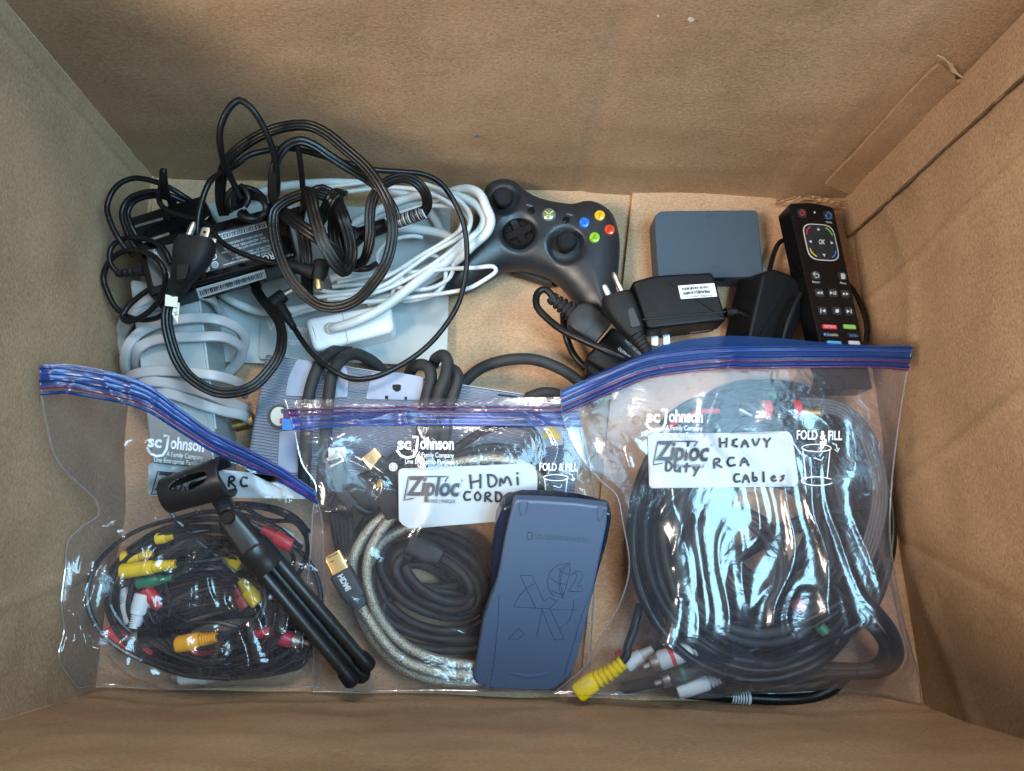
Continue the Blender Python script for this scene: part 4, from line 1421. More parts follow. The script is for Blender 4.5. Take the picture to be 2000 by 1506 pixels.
def key(x, y, w, h, material=PADM):
    u = [(x + tx.x * a + ty.x * b, y + tx.y * a + ty.y * b) for a, b in roundpoly([(-w, -h), (w, -h), (w, h), (-w, h)], min(w, h) * 0.6, 3)]
    return slab("key", u, rpl, 0.0012, material, rm, 0.0003, top_off=0.0011)


for x, y in ((1567, 416), (1618, 420), (1594, 538), (1646, 539), (1601, 572), (1628, 572), (1652, 574), (1607, 607), (1635, 607), (1659, 608)):
    key(x, y, 8.5, 8.5)
REDL, BLUL = mat("red_print", (0.55, 0.04, 0.06), 0.4), mat("blue_print", (0.05, 0.25, 0.7), 0.4)
strokes([arc(1567, 416, 4.5, 4.5, -60, 240, 12), [(1567, 409), (1567, 415)]], 1.4, pd, REDL, rm, "symbol")
strokes([[(1612, 422), (1618, 414), (1625, 421)], [(1614, 421), (1615, 427), (1623, 427), (1623, 422)]], 1.6, pd, BLUL, rm, "symbol")
patch(arc(1591, 415, 1.8, 2.2, 0, 330, 8), rs, WL, rm, "indicator")
text("Home", 1619, 434, 6.5, 4, rs, WL, rm, width=12)
text("Return", 1594, 551, 6.5, 4, rs, WL, rm, width=15)
text("Menu", 1647, 553, 6.5, 4, rs, WL, rm, width=12)
strokes([[(1589, 535), (1597, 535), (1600, 538), (1598, 542), (1592, 542)], [(1592, 531), (1588, 535), (1592, 539)]], 1.5, pd, WL, rm, "symbol")
patch([(1642, 534), (1648, 534), (1651, 537), (1651, 545), (1643, 545)], pd, mat("grey_symbol", (0.4, 0.42, 0.44), 0.5), rm, "symbol")


def tri(x, y, w, h, s):
    return [(x - s * w, y - h), (x + s * w, y), (x - s * w, y + h)]


for pts in (tri(1598, 572, 2.6, 3.4, -1), tri(1604, 572, 2.6, 3.4, -1), tri(1624, 572, 2.8, 3.6, 1), [(1628, 569), (1629.6, 569), (1629.6, 576), (1628, 576)], [(1631.5, 569), (1633, 569), (1633, 576), (1631.5, 576)],
            tri(1649, 574, 2.6, 3.2, 1), tri(1655, 574, 2.6, 3.2, 1), tri(1609, 607, 3.2, 3.6, -1), [(1602.5, 603), (1604.2, 603), (1604.2, 611), (1602.5, 611)], [(1632, 604), (1638.5, 604), (1638.5, 610.5), (1632, 610.5)],
            tri(1657, 608, 3.2, 3.6, 1), [(1661.5, 604), (1663.2, 604), (1663.2, 612), (1661.5, 612)]):
    patch(pts, pd, WL, rm, "symbol")
key(1621, 638, 14, 4.4, mat("red_key", (0.55, 0.03, 0.05), 0.4))
text("NETFLIX", 1621, 638, 7, 3, pd, WL, rm, width=22)
key(1660, 638, 12, 4.4, mat("green_key", (0.14, 0.42, 0.05), 0.4))
text("hulu plus", 1660, 638, 6.5, 3, pd, WL, rm, width=18)
key(1624, 654, 14, 4.4)
text("CinemaNow", 1626, 654, 6.5, 3, pd, WL, rm, width=22)
patch(arc(1611, 653, 2.6, 2.6, 0, 330, 8), pd, BLUL, rm, "symbol")
key(1667, 655, 11, 4.4)
text("vudu", 1667, 655, 8, 3, pd, BLUL, rm, width=14)
key(1630, 670, 14, 4.4, mat("sky_key", (0.08, 0.40, 0.65), 0.4))
key(1669, 670, 11, 4.4, mat("pale_key", (0.6, 0.6, 0.62), 0.4))

# ------------------------------------------------------------------ power cord with appliance socket, three-pin plug
ic = thing("power_cable", "black round power cord with three-pin plug and appliance socket beside the game controller", "power cable", P(1180, 640, 0.0))
cable("cord", [(1084, 590, 0.048), (1074, 572, 0.050), (1062, 565, 0.050), (1050, 573, 0.050), (1048, 597, 0.052), (1070, 623, 0.054), (1102, 647, 0.058), (1142, 666, 0.062), (1182, 684, 0.066), (1217, 699, 0.066), (1250, 716, 0.055)], 0.0030, CORDB, ic)
rings = [(P(1076, 580, 0.047), 0.0048, 0.0046)]
for k in range(5):
    x, y = 1079 + k * 8.5, 583 + k * 6.2
    w = 0.0052 + k * 0.0006
    rings += [(P(x, y, 0.047), w, w * 0.9), (P(x + 4.6, y + 3.4, 0.047), w, w * 0.9), (P(x + 4.8, y + 3.5, 0.047), w * 0.78, w * 0.7), (P(x + 8.2, y + 6, 0.047), w * 0.78, w * 0.7)]
loft("strain_relief", rings, RUBBER, ic, 16, 0.7)
loft("appliance_socket", [(P(1119, 611, 0.047), 0.0075, 0.0065), (P(1127, 617, 0.047), 0.0125, 0.0078), (P(1136, 624, 0.047), 0.0135, 0.0082), (P(1155, 638, 0.047), 0.0135, 0.0082), (P(1156, 639, 0.047), 0.0130, 0.0078), (P(1176, 654, 0.047), 0.0128, 0.0078)], DGREY, ic, 20, 0.35)
strokes([[(1133, 615), (1142, 611), (1148, 619), (1138, 625), (1133, 615)], [(1138, 616), (1143, 613)], [(1139, 620), (1145, 617)]], 1.2, flat(0.0557), INK, ic, "moulded_mark")
zp = 0.075
loft("plug", [(P(1202, 577, zp), 0.0112, 0.0075), (P(1206, 588, zp), 0.0126, 0.0085), (P(1217, 612, zp), 0.0118, 0.0088), (P(1232, 638, zp), 0.0092, 0.0080), (P(1242, 654, zp), 0.0064, 0.0064)], RUBBER, ic, 20, 0.6)
slab("grip", roundpoly([(1225, 604), (1237, 598), (1253, 636), (1232, 640)], 5, 3), flat(zp + 0.0088), 0.003, DGREY, ic, 0.0008)
lathe("strain_relief", P(1240, 651, zp), P(1266, 690, zp - .006), [(0, 0.0062), (0.15, 0.0066), (0.18, 0.0052), (0.32, 0.0062), (0.36, 0.005), (0.5, 0.0058), (0.54, 0.0046), (0.68, 0.0052), (0.72, 0.0042), (0.86, 0.0048), (1, 0.0036)], RUBBER, ic)
loft("prong", [(P(1214, 568, zp + .002), 0.0023, 0.0023), (P(1201, 540, zp + .004), 0.0023, 0.0023), (P(1198, 533, zp + .004), 0.0015, 0.0015)], STEEL, ic, 12, 1.0)
loft("prong", [(P(1193, 586, zp - .002), 0.0024, 0.0009), (P(1182, 562, zp - .001), 0.0024, 0.0009), (P(1180, 557, zp - .001), 0.0017, 0.0007)], STEEL, ic, 12, 0.5)
loft("prong", [(P(1222, 586, zp - .008), 0.0024, 0.0009), (P(1208, 560, zp - .008), 0.0024, 0.0009)], STEEL, ic, 12, 0.5)
cable("cord", [(1266, 690, 0.068), (1275, 705, 0.06), (1280, 725, 0.045)], 0.0030, CORDB, ic)
cable("cord", [(1100, 612, 0.030), (1102, 640, 0.022), (1108, 664, 0.018), (1122, 695, 0.018), (1142, 716, 0.018), (1170, 730, 0.016)], 0.0030, CORDB, ic)

ob = thing("power_brick", "black power brick with white OUTPUT print under the three-pin plug", "adapter", P(1200, 690, 0.005))
opl = Plane((1196, 640, 0.040), (1255, 685, 0.040), (1148, 700, 0.040))
slab("body", roundpoly([(1197, 636), (1268, 692), (1230, 752), (1142, 700)], 8, 3), opl, 0.034, SATIN, ob, 0.0025, 3)
slab("lower_case", roundpoly([(1150, 690), (1200, 712), (1196, 760), (1144, 724)], 6, 3), flat(0.034), 0.028, BLACK, ob, 0.003, 3)
text("OUTPUT:", 1219, 690, 8.5, 42, opl, PRINTW, ob, width=30, bold=0.02)
text("INPUT: 100-240V", 1236, 679, 7.5, 42, opl, INKG, ob, width=42)

# ------------------------------------------------------------------ bags and what is in them
FILM = film("clear_bag_film", (0.95, 0.955, 0.975), 0.024, 0.055, 0.05, (0.66, 0.72, 0.95), milk=0.22, wr=0.20, soft=0.45)
FILMR = film("taut_clear_bag_film", (0.94, 0.95, 0.975), 0.035, 0.085, 0.06, (0.50, 0.68, 0.95), milk=0.25, wr=0.14, soft=0.72)
FILMB = film("clear_bag_back", (0.98, 0.98, 0.985), 0.008, 0.035, 0.10, (0.80, 0.80, 0.92))
ZIPB = film("blue_zip_film", (0.16, 0.30, 0.72), 0.42, 0.045, 0.26, (0.03, 0.12, 0.42), wr=0.15)
ZIPL = film("blue_zip_track", (0.12, 0.26, 0.72), 0.50, 0.03, 0.24, (0.02, 0.09, 0.34), wr=0.1)
ZIPD = mat("dark_blue_zip_track", (0.02, 0.05, 0.24), 0.25)
ZIPP = film("violet_zip_track", (0.55, 0.30, 0.62), 0.45, 0.06, 0.2, (0.22, 0.07, 0.26))
WPANEL = mat("white_write_panel", (0.32, 0.37, 0.41), 0.45, spec=0.6)
ZLOGO = mat("dark_logo_print", (0.03, 0.035, 0.05), 0.5)


def curve_at(pts, n):
    path = spline(pts, 0.0015)
    d = [0.0]
    for a, b in zip(path, path[1:]):
        d.append(d[-1] + (b - a).length)
    out, j = [], 0
    for i in range(n + 1):
        s = d[-1] * i / n
        while j < len(d) - 2 and d[j + 1] < s:
            j += 1
        t = (s - d[j]) / max(1e-9, d[j + 1] - d[j])
        out.append(path[j].lerp(path[j + 1], min(1, max(0, t))))
    return np.array([tuple(p) for p in out])


class Bag:
    def __init__(self, label, base, top, bottom, left, right, bulge, wrinkle, samples, nu=170, nv=170, relax=40, sheet=None):
        self.t = thing("zip_bag", label, "plastic bag", base, "clear zip bags of cables")
        T, B = curve_at([PC(*p) for p in top], nu), curve_at([PC(*p) for p in bottom], nu)
        Lf, Rt = curve_at([PC(*p) for p in left], nv), curve_at([PC(*p) for p in right], nv)
        u = np.linspace(0, 1, nu + 1)[:, None, None]
        v = np.linspace(0, 1, nv + 1)[None, :, None]
        C = (1 - v) * T[:, None, :] + v * B[:, None, :] + (1 - u) * Lf[None, :, :] + u * Rt[None, :, :] \
            - ((1 - u) * (1 - v) * T[0] + u * (1 - v) * T[-1] + (1 - u) * v * B[0] + u * v * B[-1])
        G = C.copy()
        U, Vv = np.meshgrid(np.linspace(0, 1, nu + 1), np.linspace(0, 1, nv + 1), indexing='ij')
        G[:, :, 2] += bulge(U, Vv)
        # heights of the contents
        cell = 0.003
        x0, y0 = C[:, :, 0].min() - 0.02, C[:, :, 1].min() - 0.02
        H = np.zeros((int((C[:, :, 0].max() + 0.02 - x0) / cell) + 2, int((C[:, :, 1].max() + 0.02 - y0) / cell) + 2))
        for x, y, z, r_ in samples:
            i0, j0 = (x - x0) / cell, (y - y0) / cell
            k = max(1, int(r_ / cell + 0.8))
            for i in range(int(i0) - k, int(i0) + k + 1):
                for j in range(int(j0) - k, int(j0) + k + 1):
                    if 0 <= i < H.shape[0] and 0 <= j < H.shape[1]:
                        H[i, j] = max(H[i, j], z)
        ii = np.clip(((G[:, :, 0] - x0) / cell).astype(int), 0, H.shape[0] - 1)
        jj = np.clip(((G[:, :, 1] - y0) / cell).astype(int), 0, H.shape[1] - 1)
        need = H[ii, jj] + 0.0012
        Z = np.maximum(G[:, :, 2], need)
        edge = np.minimum(np.minimum(U, 1 - U), np.minimum(Vv, 1 - Vv))
        for _ in range(relax):
            A = Z.copy()
            A[1:-1, 1:-1] = 0.25 * (Z[2:, 1:-1] + Z[:-2, 1:-1] + Z[1:-1, 2:] + Z[1:-1, :-2])
            Z = np.maximum(A, need)
            Z[0, :], Z[-1, :], Z[:, 0], Z[:, -1] = C[0, :, 2], C[-1, :, 2], C[:, 0, 2], C[:, -1, 2]
        W = np.array([[wrinkle(a, b) for b in Vv[0]] for a in U[:, 0]])
        Z = Z + W * np.clip(edge * 14, 0, 1)
        for _ in range(1):
            Z[1:-1, 1:-1] = 0.5 * Z[1:-1, 1:-1] + 0.125 * (Z[2:, 1:-1] + Z[:-2, 1:-1] + Z[1:-1, 2:] + Z[1:-1, :-2])
        G[:, :, 2] = Z
        self.G, self.nu, self.nv = G, nu, nv
        V = [tuple(p) for p in G.reshape(-1, 3)]
        F = [(i * (nv + 1) + j, (i + 1) * (nv + 1) + j, (i + 1) * (nv + 1) + j + 1, i * (nv + 1) + j + 1) for i in range(nu) for j in range(nv)]
        me = bpy.data.meshes.new("front_sheet")
        me.from_pydata(V, [], F)
        finish("front_sheet", me, sheet or FILM, self.t, True, None)
        self.tree = BVHTree.FromPolygons(V, F)
        Bk = C.copy()
        low = np.minimum(C[:, :, 2], G[:, :, 2] - 0.002) - np.clip(edge * 6, 0, 1) * 0.004
        Bk[:, :, 2] = np.maximum(low, 0.0075)
        k = 3
        Bs = Bk[::k, ::k]
        a_, b_ = Bs.shape[:2]
        V2 = [tuple(p) for p in Bs.reshape(-1, 3)]
        F2 = [(i * b_ + j, i * b_ + j + 1, (i + 1) * b_ + j + 1, (i + 1) * b_ + j) for i in range(a_ - 1) for j in range(b_ - 1)]
        me = bpy.data.meshes.new("back_sheet")
        me.from_pydata(V2, [], F2)
        finish("back_sheet", me, FILMB, self.t, True, None)
        # welded side seams and the doubled lower edge
        SEAM = film("bag_seam", (0.85, 0.85, 0.90), 0.20, 0.25, 0.12, (0.85, 0.86, 0.95), wr=0.1)
        for pts in ([Vector(p) for p in G[0]], [Vector(p) for p in G[-1]], [Vector(p) for p in G[:, -1]]):
            Vs, Fs = sweep(pts[::2] + [pts[-1]], circle(0.0006, 5))
            mesh_obj("side_seam", Vs, Fs, SEAM, self.t)

    def surf(self, x, y, off=0.0):
        d = ray(x, y)
        h = self.tree.ray_cast(CAM, d)
        if h[0] is None:
            h = self.tree.find_nearest(P(x, y, 0.06))
            return h[0] + Vector((0, 0, off))
        return h[0] - d * (off * 1.4)

    def row(self, v):
        f = v * self.nv
        j = min(int(f), self.nv - 1)
        t = f - j
        return [Vector(p) for p in self.G[:, j] * (1 - t) + self.G[:, j + 1] * t]

    def zipper(self, v0, v1, tracks):
        """coloured strip along the mouth with raised tracks"""
        n = 10
        rows = [self.row(v0 + (v1 - v0) * i / n) for i in range(n + 1)]
        k = len(rows[0])
        V = [p + Vector((0, 0, 0.0007 + 0.0004 * math.sin(i * 1.3))) for i, rw in enumerate(rows) for p in rw]
        F = [(i * k + j, i * k + j + 1, (i + 1) * k + j + 1, (i + 1) * k + j) for i in range(n) for j in range(k - 1)]
        me = bpy.data.meshes.new("zip_strip")
        me.from_pydata([tuple(v) for v in V], [], F)
        finish("zip_strip", me, ZIPB, self.t, True, None)
        for v, r_, m_ in tracks:
            Vs, Fs = sweep([p + Vector((0, 0, 0.0013)) for p in self.row(v)], circle(r_, 6))
            mesh_obj("zip_track", Vs, Fs, m_, self.t)


def ridge(x, y, z, p=3.0):
    return (1 - min(1.0, abs(noise.noise(Vector((x, y, z)))) * 2.2)) ** p


def plug(parent, x0, y0, x1, y1, z0, z1, material, r=0.0046, pin=True, band=None, name="plug"):
    """phono plug: ribbed sleeve at x0, y0 towards its metal tip at x1, y1"""
    a, b = P(x0, y0, z0), P(x1, y1, z1)
    prof = []
    for k in range(6):
        t = 0.02 + k * 0.065
        w = r * (0.62 + 0.05 * k)
        prof += [(t, w), (t + 0.034, w), (t + 0.036, w * 0.78), (t + 0.063, w * 0.78)]
    prof += [(0.42, r * 0.98), (0.5, r * 1.05), (0.96, r * 1.08), (1.0, r * 0.95)]
    o = lathe(name, a, b, prof, material, parent, 16)
    d = (b - a)
    if band:
        lathe("colour_band", a + d * 0.72, a + d * 0.79, [(0, r * 1.11), (1, r * 1.11)], band, o, 16)
    if pin:
        u = d.normalized()
        lathe("tip_collar", b - u * 0.001, b + u * 0.006, [(0, r * 0.85), (0.9, r * 0.85), (1, r * 0.8), (1.0, r * 0.6)], STEEL, o, 14)
        lathe("tip_pin", b + u * 0.004, b + u * 0.013, [(0, r * 0.34), (0.85, r * 0.34), (1, r * 0.15)], STEEL, o, 10)
    return o


def loops(cx, cy, rx, ry, turns, z0, z1, seed, rot=0.0, jit=0.08, a0=0.0, n=14):
    rnd = random.Random(seed)
    out = []
    m = int(turns * n)
    ox, oy, s = 0, 0, 1
    for i in range(m + 1):
        if i % n == 0:
            ox, oy, s = rnd.uniform(-jit, jit) * rx, rnd.uniform(-jit, jit) * ry, 1 + rnd.uniform(-jit, jit)
            z = rnd.uniform(z0, z1)
        a = a0 + 2 * math.pi * i / n
        c, sn = math.cos(rot), math.sin(rot)
        x, y = rx * s * math.cos(a), ry * s * math.sin(a)
        out.append((cx + ox * math.sin(math.pi * (i % n) / n) + x * c - y * sn, cy + oy * math.sin(math.pi * (i % n) / n) + x * sn + y * c,
                    z0 + (z1 - z0) * (0.5 + 0.5 * math.sin(seed + i * 0.31 + (i // n) * 1.7))))
    return out


HAND = {
    'H': [[(0, 0), (0.05, 1)], [(0.75, 0), (0.7, 1)], [(0.05, 0.55), (0.72, 0.45)]],
    'D': [[(0.1, 0.05), (0.1, 1), (0.55, 0.9), (0.75, 0.5), (0.5, 0.1), (0.05, 0.05)]],
    'M': [[(0, 1), (0.1, 0.1), (0.4, 0.7), (0.7, 0.1), (0.85, 1)]],
    'm': [[(0, 1), (0.08, 0.2), (0.3, 0.9), (0.5, 0.2), (0.7, 0.35), (0.85, 1)]],
    'i': [[(0.3, 0.35), (0.3, 1)], [(0.32, -0.05), (0.33, 0.05)]],
    'C': [[(0.7, 0.15), (0.25, 0.1), (0.05, 0.55), (0.25, 0.95), (0.75, 0.85)]],
    'O': [[(0.4, 0.1), (0.08, 0.4), (0.2, 0.9), (0.6, 0.9), (0.75, 0.45), (0.4, 0.1)]],
    'R': [[(0.1, 1), (0.1, 0.1), (0.6, 0.15), (0.6, 0.45), (0.15, 0.55), (0.75, 1)]],
    'S': [[(0.6, 0.1), (0.2, 0.15), (0.2, 0.45), (0.6, 0.6), (0.5, 0.95), (0.1, 0.95)]],
    'E': [[(0.7, 0.1), (0.15, 0.3), (0.4, 0.5), (0.1, 0.75), (0.7, 0.95)]],
    'A': [[(0, 1), (0.35, 0.05), (0.75, 1)], [(0.15, 0.65), (0.65, 0.6)]],
    'V': [[(0, 0.1), (0.35, 1), (0.75, 0.05)]],
    'Y': [[(0.05, 0.05), (0.4, 0.45), (0.75, 0)], [(0.4, 0.45), (0.35, 1)]],
    'u': [[(0.05, 0.4), (0.1, 0.95), (0.5, 0.9), (0.6, 0.4), (0.65, 1)]],
    't': [[(0.35, 0.1), (0.3, 0.95)], [(0.05, 0.45), (0.65, 0.35)]],
    'y': [[(0.05, 0.4), (0.35, 0.8)], [(0.65, 0.35), (0.2, 1.25)]],
    'b': [[(0.15, 0), (0.15, 0.95), (0.6, 0.85), (0.55, 0.5), (0.15, 0.55)]],
    'l': [[(0.3, 0), (0.3, 1)]],
    'e': [[(0.1, 0.7), (0.6, 0.6), (0.4, 0.4), (0.1, 0.65), (0.3, 0.98), (0.65, 0.9)]],
    's': [[(0.55, 0.45), (0.2, 0.5), (0.5, 0.75), (0.1, 0.98)]],
}


def handwrite(word, x, y, w, h, ang, surf, parent, width=3.0, gap=1.0):
    c, s = math.cos(math.radians(ang)), math.sin(math.radians(ang))
    lines = []
    for k, ch in enumerate(word):
        for st in HAND.get(ch, []):
            sm = []
            P2 = [Vector((a, b)) for a, b in st]
            for a, b in zip(P2, P2[1:]):
                sm += [a.lerp(b, t / 3) for t in range(3)]
            sm.append(P2[-1])
            for _ in range(1):
                sm = [sm[0]] + [(sm[i - 1] + sm[i] * 2 + sm[i + 1]) / 4 for i in range(1, len(sm) - 1)] + [sm[-1]]
            lines.append([(x + (k * gap + q.x) * w * c - q.y * h * s, y + (k * gap + q.x) * w * s + q.y * h * c) for q in sm])
    return strokes(lines, width, surf, INK, parent, "handwriting", 0.0015, 3.0)


def bag_print(bag, lx, ly, ang, panel, logo_w=112, words=(), fold_at=None, hide_first=False):
    """maker's print, writing panel and folding hint on the front sheet"""
    t, sf = bag.t, bag.surf
    c, s = math.cos(math.radians(ang)), math.sin(math.radians(ang))

    def q(a, b):
        return lx + a * c - b * s, ly + a * s + b * c
    if not hide_first:
        text("sc", *q(14, 14), 33, ang, sf, PRINTW, t, width=27, bold=0.03, off=0.0013)
        text("ohnson", *q(78, 13), 33, ang, sf, PRINTW, t, width=66, bold=0.03, off=0.0013)
        strokes([[q(31, 0), q(40, 0), q(38, 26), q(32, 38), q(20, 41), q(8, 37), q(0, 27)]], 5.0, sf, PRINTW, t, "emblem", 0.0013)
    text("A Family Company", *q(75, 35), 14, ang, sf, PRINTW, t, width=72, off=0.0013)
    text("Une Entreprise Familiale", *q(64, 48), 14, ang, sf, PRINTW, t, width=96, off=0.0013)
    patch(roundpoly(panel, 10, 4), sf, WPANEL, t, "write_on_panel", 0.0007, 6)
    px0, py0 = panel[0]
    m = lambda a, b: (px0 + a * c - b * s, py0 + a * s + b * c)
    text("Ziploc", *m(68, 36), 52, ang, sf, ZLOGO, t, width=104, bold=0.025, shear=0.18, off=0.0019)
    strokes([[m(30, 58), m(12, 62), m(20, 16), m(98, 14), m(92, 24)]], 2.2, sf, ZLOGO, t, "emblem", 0.0017)
    text("BRAND | MARQUE", *m(84, 63), 10, ang, sf, ZLOGO, t, width=56, off=0.0019)
    text("R", *m(125, 22), 7, ang, sf, ZLOGO, t, off=0.0019)
    for (wd, x, y, w, h, a, g) in words:
        handwrite(wd, x, y, w, h, a, sf, t, 4.2, g)
    if fold_at:
        fx, fy, k = fold_at
        f = lambda a, b: (fx + (a * c - b * s) * k, fy + (a * s + b * c) * k)
        text("FOLD & FILL", *f(0, 0), 21 * k, ang, sf, PRINTW, t, width=74 * k, bold=0.02, off=0.0013)
        lines = [[f(*p) for p in arc(-4, 20, 24, 6, 0, 360, 24)], [f(*p) for p in arc(-4, 22, 20, 4, 0, 180, 12)],
                 [f(-26, 24), f(-20, 72)], [f(18, 24), f(14, 70)], [f(*p) for p in arc(-2, 74, 26, 7, 20, 330, 20)],
                 [f(22, 12), f(28, 14), f(30, 22)], [f(26, 22), f(30, 26), f(33, 20)], [f(-8, 36), f(4, 40), f(8, 34)]]
        strokes(lines, 1.6, sf, PRINTW, t, "fold_diagram", 0.0013)


# ---- left bag: thin audio leads
SAMPLES = []
THIN = mat("thin_black_lead", (0.010, 0.010, 0.012), 0.30, rvar=0.08)


def lead_thing(name, label, cat, at, group):
    return thing(name, label, cat, at, group)


GL = "audio leads in the bag under the small tripod"
ld = lead_thing("audio_lead", "thin black lead with paired yellow plugs, topmost in the bag under the tripod", "audio lead", P(300, 1100, 0.01), GL)
plug(ld, 345, 1101, 237, 1116, 0.046, 0.046, YEL, 0.0052, False)
plug(ld, 300, 1080, 238, 1092, 0.038, 0.040, YEL, 0.0052, False)
plug(ld, 340, 1047, 305, 1053, 0.045, 0.045, YEL, 0.004, False)
cable("lead", [(345, 1101, 0.046), (372, 1098, 0.046), (420, 1092, 0.042), (470, 1085, 0.036)] + loops(410, 1180, 140, 105, 3.2, 0.012, 0.044, 3, 0.2, 0.16, -1.2) + [(300, 1040, 0.042), (296, 1080, 0.038)], 0.0017, THIN, ld, nseg=7)
cable("lead", [(338, 1047, 0.045), (365, 1042, 0.044), (410, 1035, 0.040), (480, 1050, 0.036), (540, 1085, 0.03), (570, 1150, 0.026), (545, 1230, 0.024)], 0.0015, THIN, ld, nseg=7)
ld = lead_thing("audio_lead", "thin black lead ending in a red plug and a red cap near the left wall", "audio lead", P(250, 1250, 0.01), GL)
plug(ld, 298, 1283, 206, 1236, 0.026, 0.026, RED, 0.0056, False)
plug(ld, 312, 1190, 285, 1150, 0.034, 0.034, RED, 0.0050, False)
cable("lead", [(296, 1282, 0.026), (330, 1300, 0.024), (420, 1300, 0.022), (520, 1290, 0.022), (580, 1240, 0.024), (575, 1150, 0.03)] + loops(400, 1160, 150, 110, 2.6, 0.014, 0.040, 11, -0.1, 0.15, 0.4) + [(330, 1205, 0.036), (312, 1190, 0.034)], 0.0016, THIN, ld, nseg=7)
ld = lead_thing("audio_lead", "thin black lead with two fat white plugs lying over each other", "audio lead", P(260, 1190, 0.01), GL)
plug(ld, 262, 1228, 282, 1160, 0.034, 0.034, WHT, 0.0064, False)
plug(ld, 240, 1150, 262, 1215, 0.024, 0.026, WHT, 0.0062, False)
cable("lead", [(262, 1228, 0.034), (250, 1180, 0.04), (275, 1115, 0.044), (330, 1075, 0.046)] + loops(395, 1170, 130, 112, 2.4, 0.012, 0.046, 21, 0.3, 0.15, -2.0), 0.0017, THIN, ld, nseg=7)
ld = lead_thing("audio_lead", "thin black lead with orange-yellow plug crossing a red plug low in the bag", "audio lead", P(380, 1260, 0.01), GL)
plug(ld, 425, 1244, 345, 1260, 0.036, 0.036, mat("amber_plastic", (0.75, 0.33, 0.015), 0.4), 0.0060, False)
plug(ld, 420, 1268, 350, 1280, 0.022, 0.024, RED, 0.0050, False)
cable("lead", [(425, 1244, 0.036), (455, 1232, 0.038), (500, 1205, 0.038), (540, 1150, 0.036)] + loops(420, 1190, 120, 100, 2.8, 0.012, 0.046, 33, 0.0, 0.17, 0.0), 0.0016, THIN, ld, nseg=7)
ld = lead_thing("audio_lead", "thin black lead with crimson ribbed plug pointing at the tripod legs", "audio lead", P(530, 1240, 0.01), GL)
plug(ld, 486, 1230, 572, 1250, 0.034, 0.034, mat("crimson_plastic", (0.42, 0.02, 0.05), 0.35), 0.0056, True)
cable("lead", [(488, 1231, 0.034), (460, 1224, 0.034), (420, 1215, 0.036), (360, 1222, 0.034), (310, 1260, 0.024), (330, 1310, 0.016)] + loops(450, 1250, 130, 60, 2.5, 0.012, 0.030, 44, 0.0, 0.12, 2.4), 0.0017, THIN, ld, nseg=7)
ld = lead_thing("audio_lead", "thin black lead with one white plug along the front edge of the box", "audio lead", P(390, 1320, 0.01), GL)
plug(ld, 446, 1318, 352, 1322, 0.022, 0.022, WHT, 0.0058, False)
lathe("tip_collar", P(352, 1322, 0.022), P(340, 1322.5, 0.022), [(0, 0.005), (1, 0.005)], STEEL, ld)
cable("lead", [(446, 1318, 0.022), (480, 1316, 0.022), (540, 1312, 0.020), (590, 1300, 0.018)] + loops(450, 1280, 140, 40, 2.0, 0.012, 0.022, 51, 0.0, 0.1, 0.2), 0.0018, THIN, ld, nseg=7)
ld = lead_thing("audio_lead", "thin black lead with yellow and dull red plugs half under the tripod collar", "audio lead", P(480, 1160, 0.01), GL)
plug(ld, 470, 1132, 506, 1178, 0.036, 0.034, YEL, 0.0058, False)
plug(ld, 462, 1150, 482, 1186, 0.030, 0.028, mat("dull_red_plastic", (0.30, 0.03, 0.03), 0.45), 0.0052, False)
plug(ld, 440, 1085, 470, 1106, 0.040, 0.040, YEL, 0.0044, False)
cable("lead", [(470, 1132, 0.036), (455, 1115, 0.038), (430, 1090, 0.040), (390, 1060, 0.044), (360, 1030, 0.046), (340, 1010, 0.050), (330, 990, 0.052)], 0.0016, THIN, ld, nseg=7)
cable("lead", [(462, 1150, 0.03)] + loops(410, 1200, 110, 95, 2.0, 0.014, 0.044, 66, 0.4, 0.2, -1.5), 0.0016, THIN, ld, nseg=7)
ld = lead_thing("audio_lead", "thin black lead with red plug and pale ribbed sleeve beside the blue zip", "audio lead", P(540, 1050, 0.03), GL)
plug(ld, 512, 1034, 572, 1066, 0.050, 0.048, RED, 0.0054, False)
plug(ld, 590, 1066, 545, 1040, 0.046, 0.046, LGR, 0.0048, False)
cable("lead", [(512, 1034, 0.050), (490, 1022, 0.052), (460, 1010, 0.054), (430, 1015, 0.052), (480, 990, 0.056), (540, 1000, 0.056), (590, 1030, 0.05), (600, 1080, 0.044), (580, 1130, 0.036), (560, 1200, 0.028)], 0.0018, THIN, ld, nseg=7)
cable("lead", [(470, 985, 0.058), (520, 1015, 0.054), (575, 1020, 0.052), (600, 1050, 0.046)], 0.0018, THIN, ld, nseg=7)
ld = lead_thing("audio_lead", "thin black lead with dark green plug and black pin plug", "audio lead", P(300, 1140, 0.01), GL)
plug(ld, 338, 1128, 268, 1140, 0.040, 0.040, GRN, 0.0040, False)
plug(ld, 345, 1226, 275, 1242, 0.036, 0.034, BLACK, 0.0056, True)
cable("lead", [(338, 1128, 0.040), (370, 1124, 0.042)] + loops(405, 1170, 118, 92, 2.6, 0.014, 0.046, 77, 0.1, 0.18, -0.6) + [(370, 1222, 0.036), (345, 1226, 0.036)], 0.0016, THIN, ld, nseg=7)


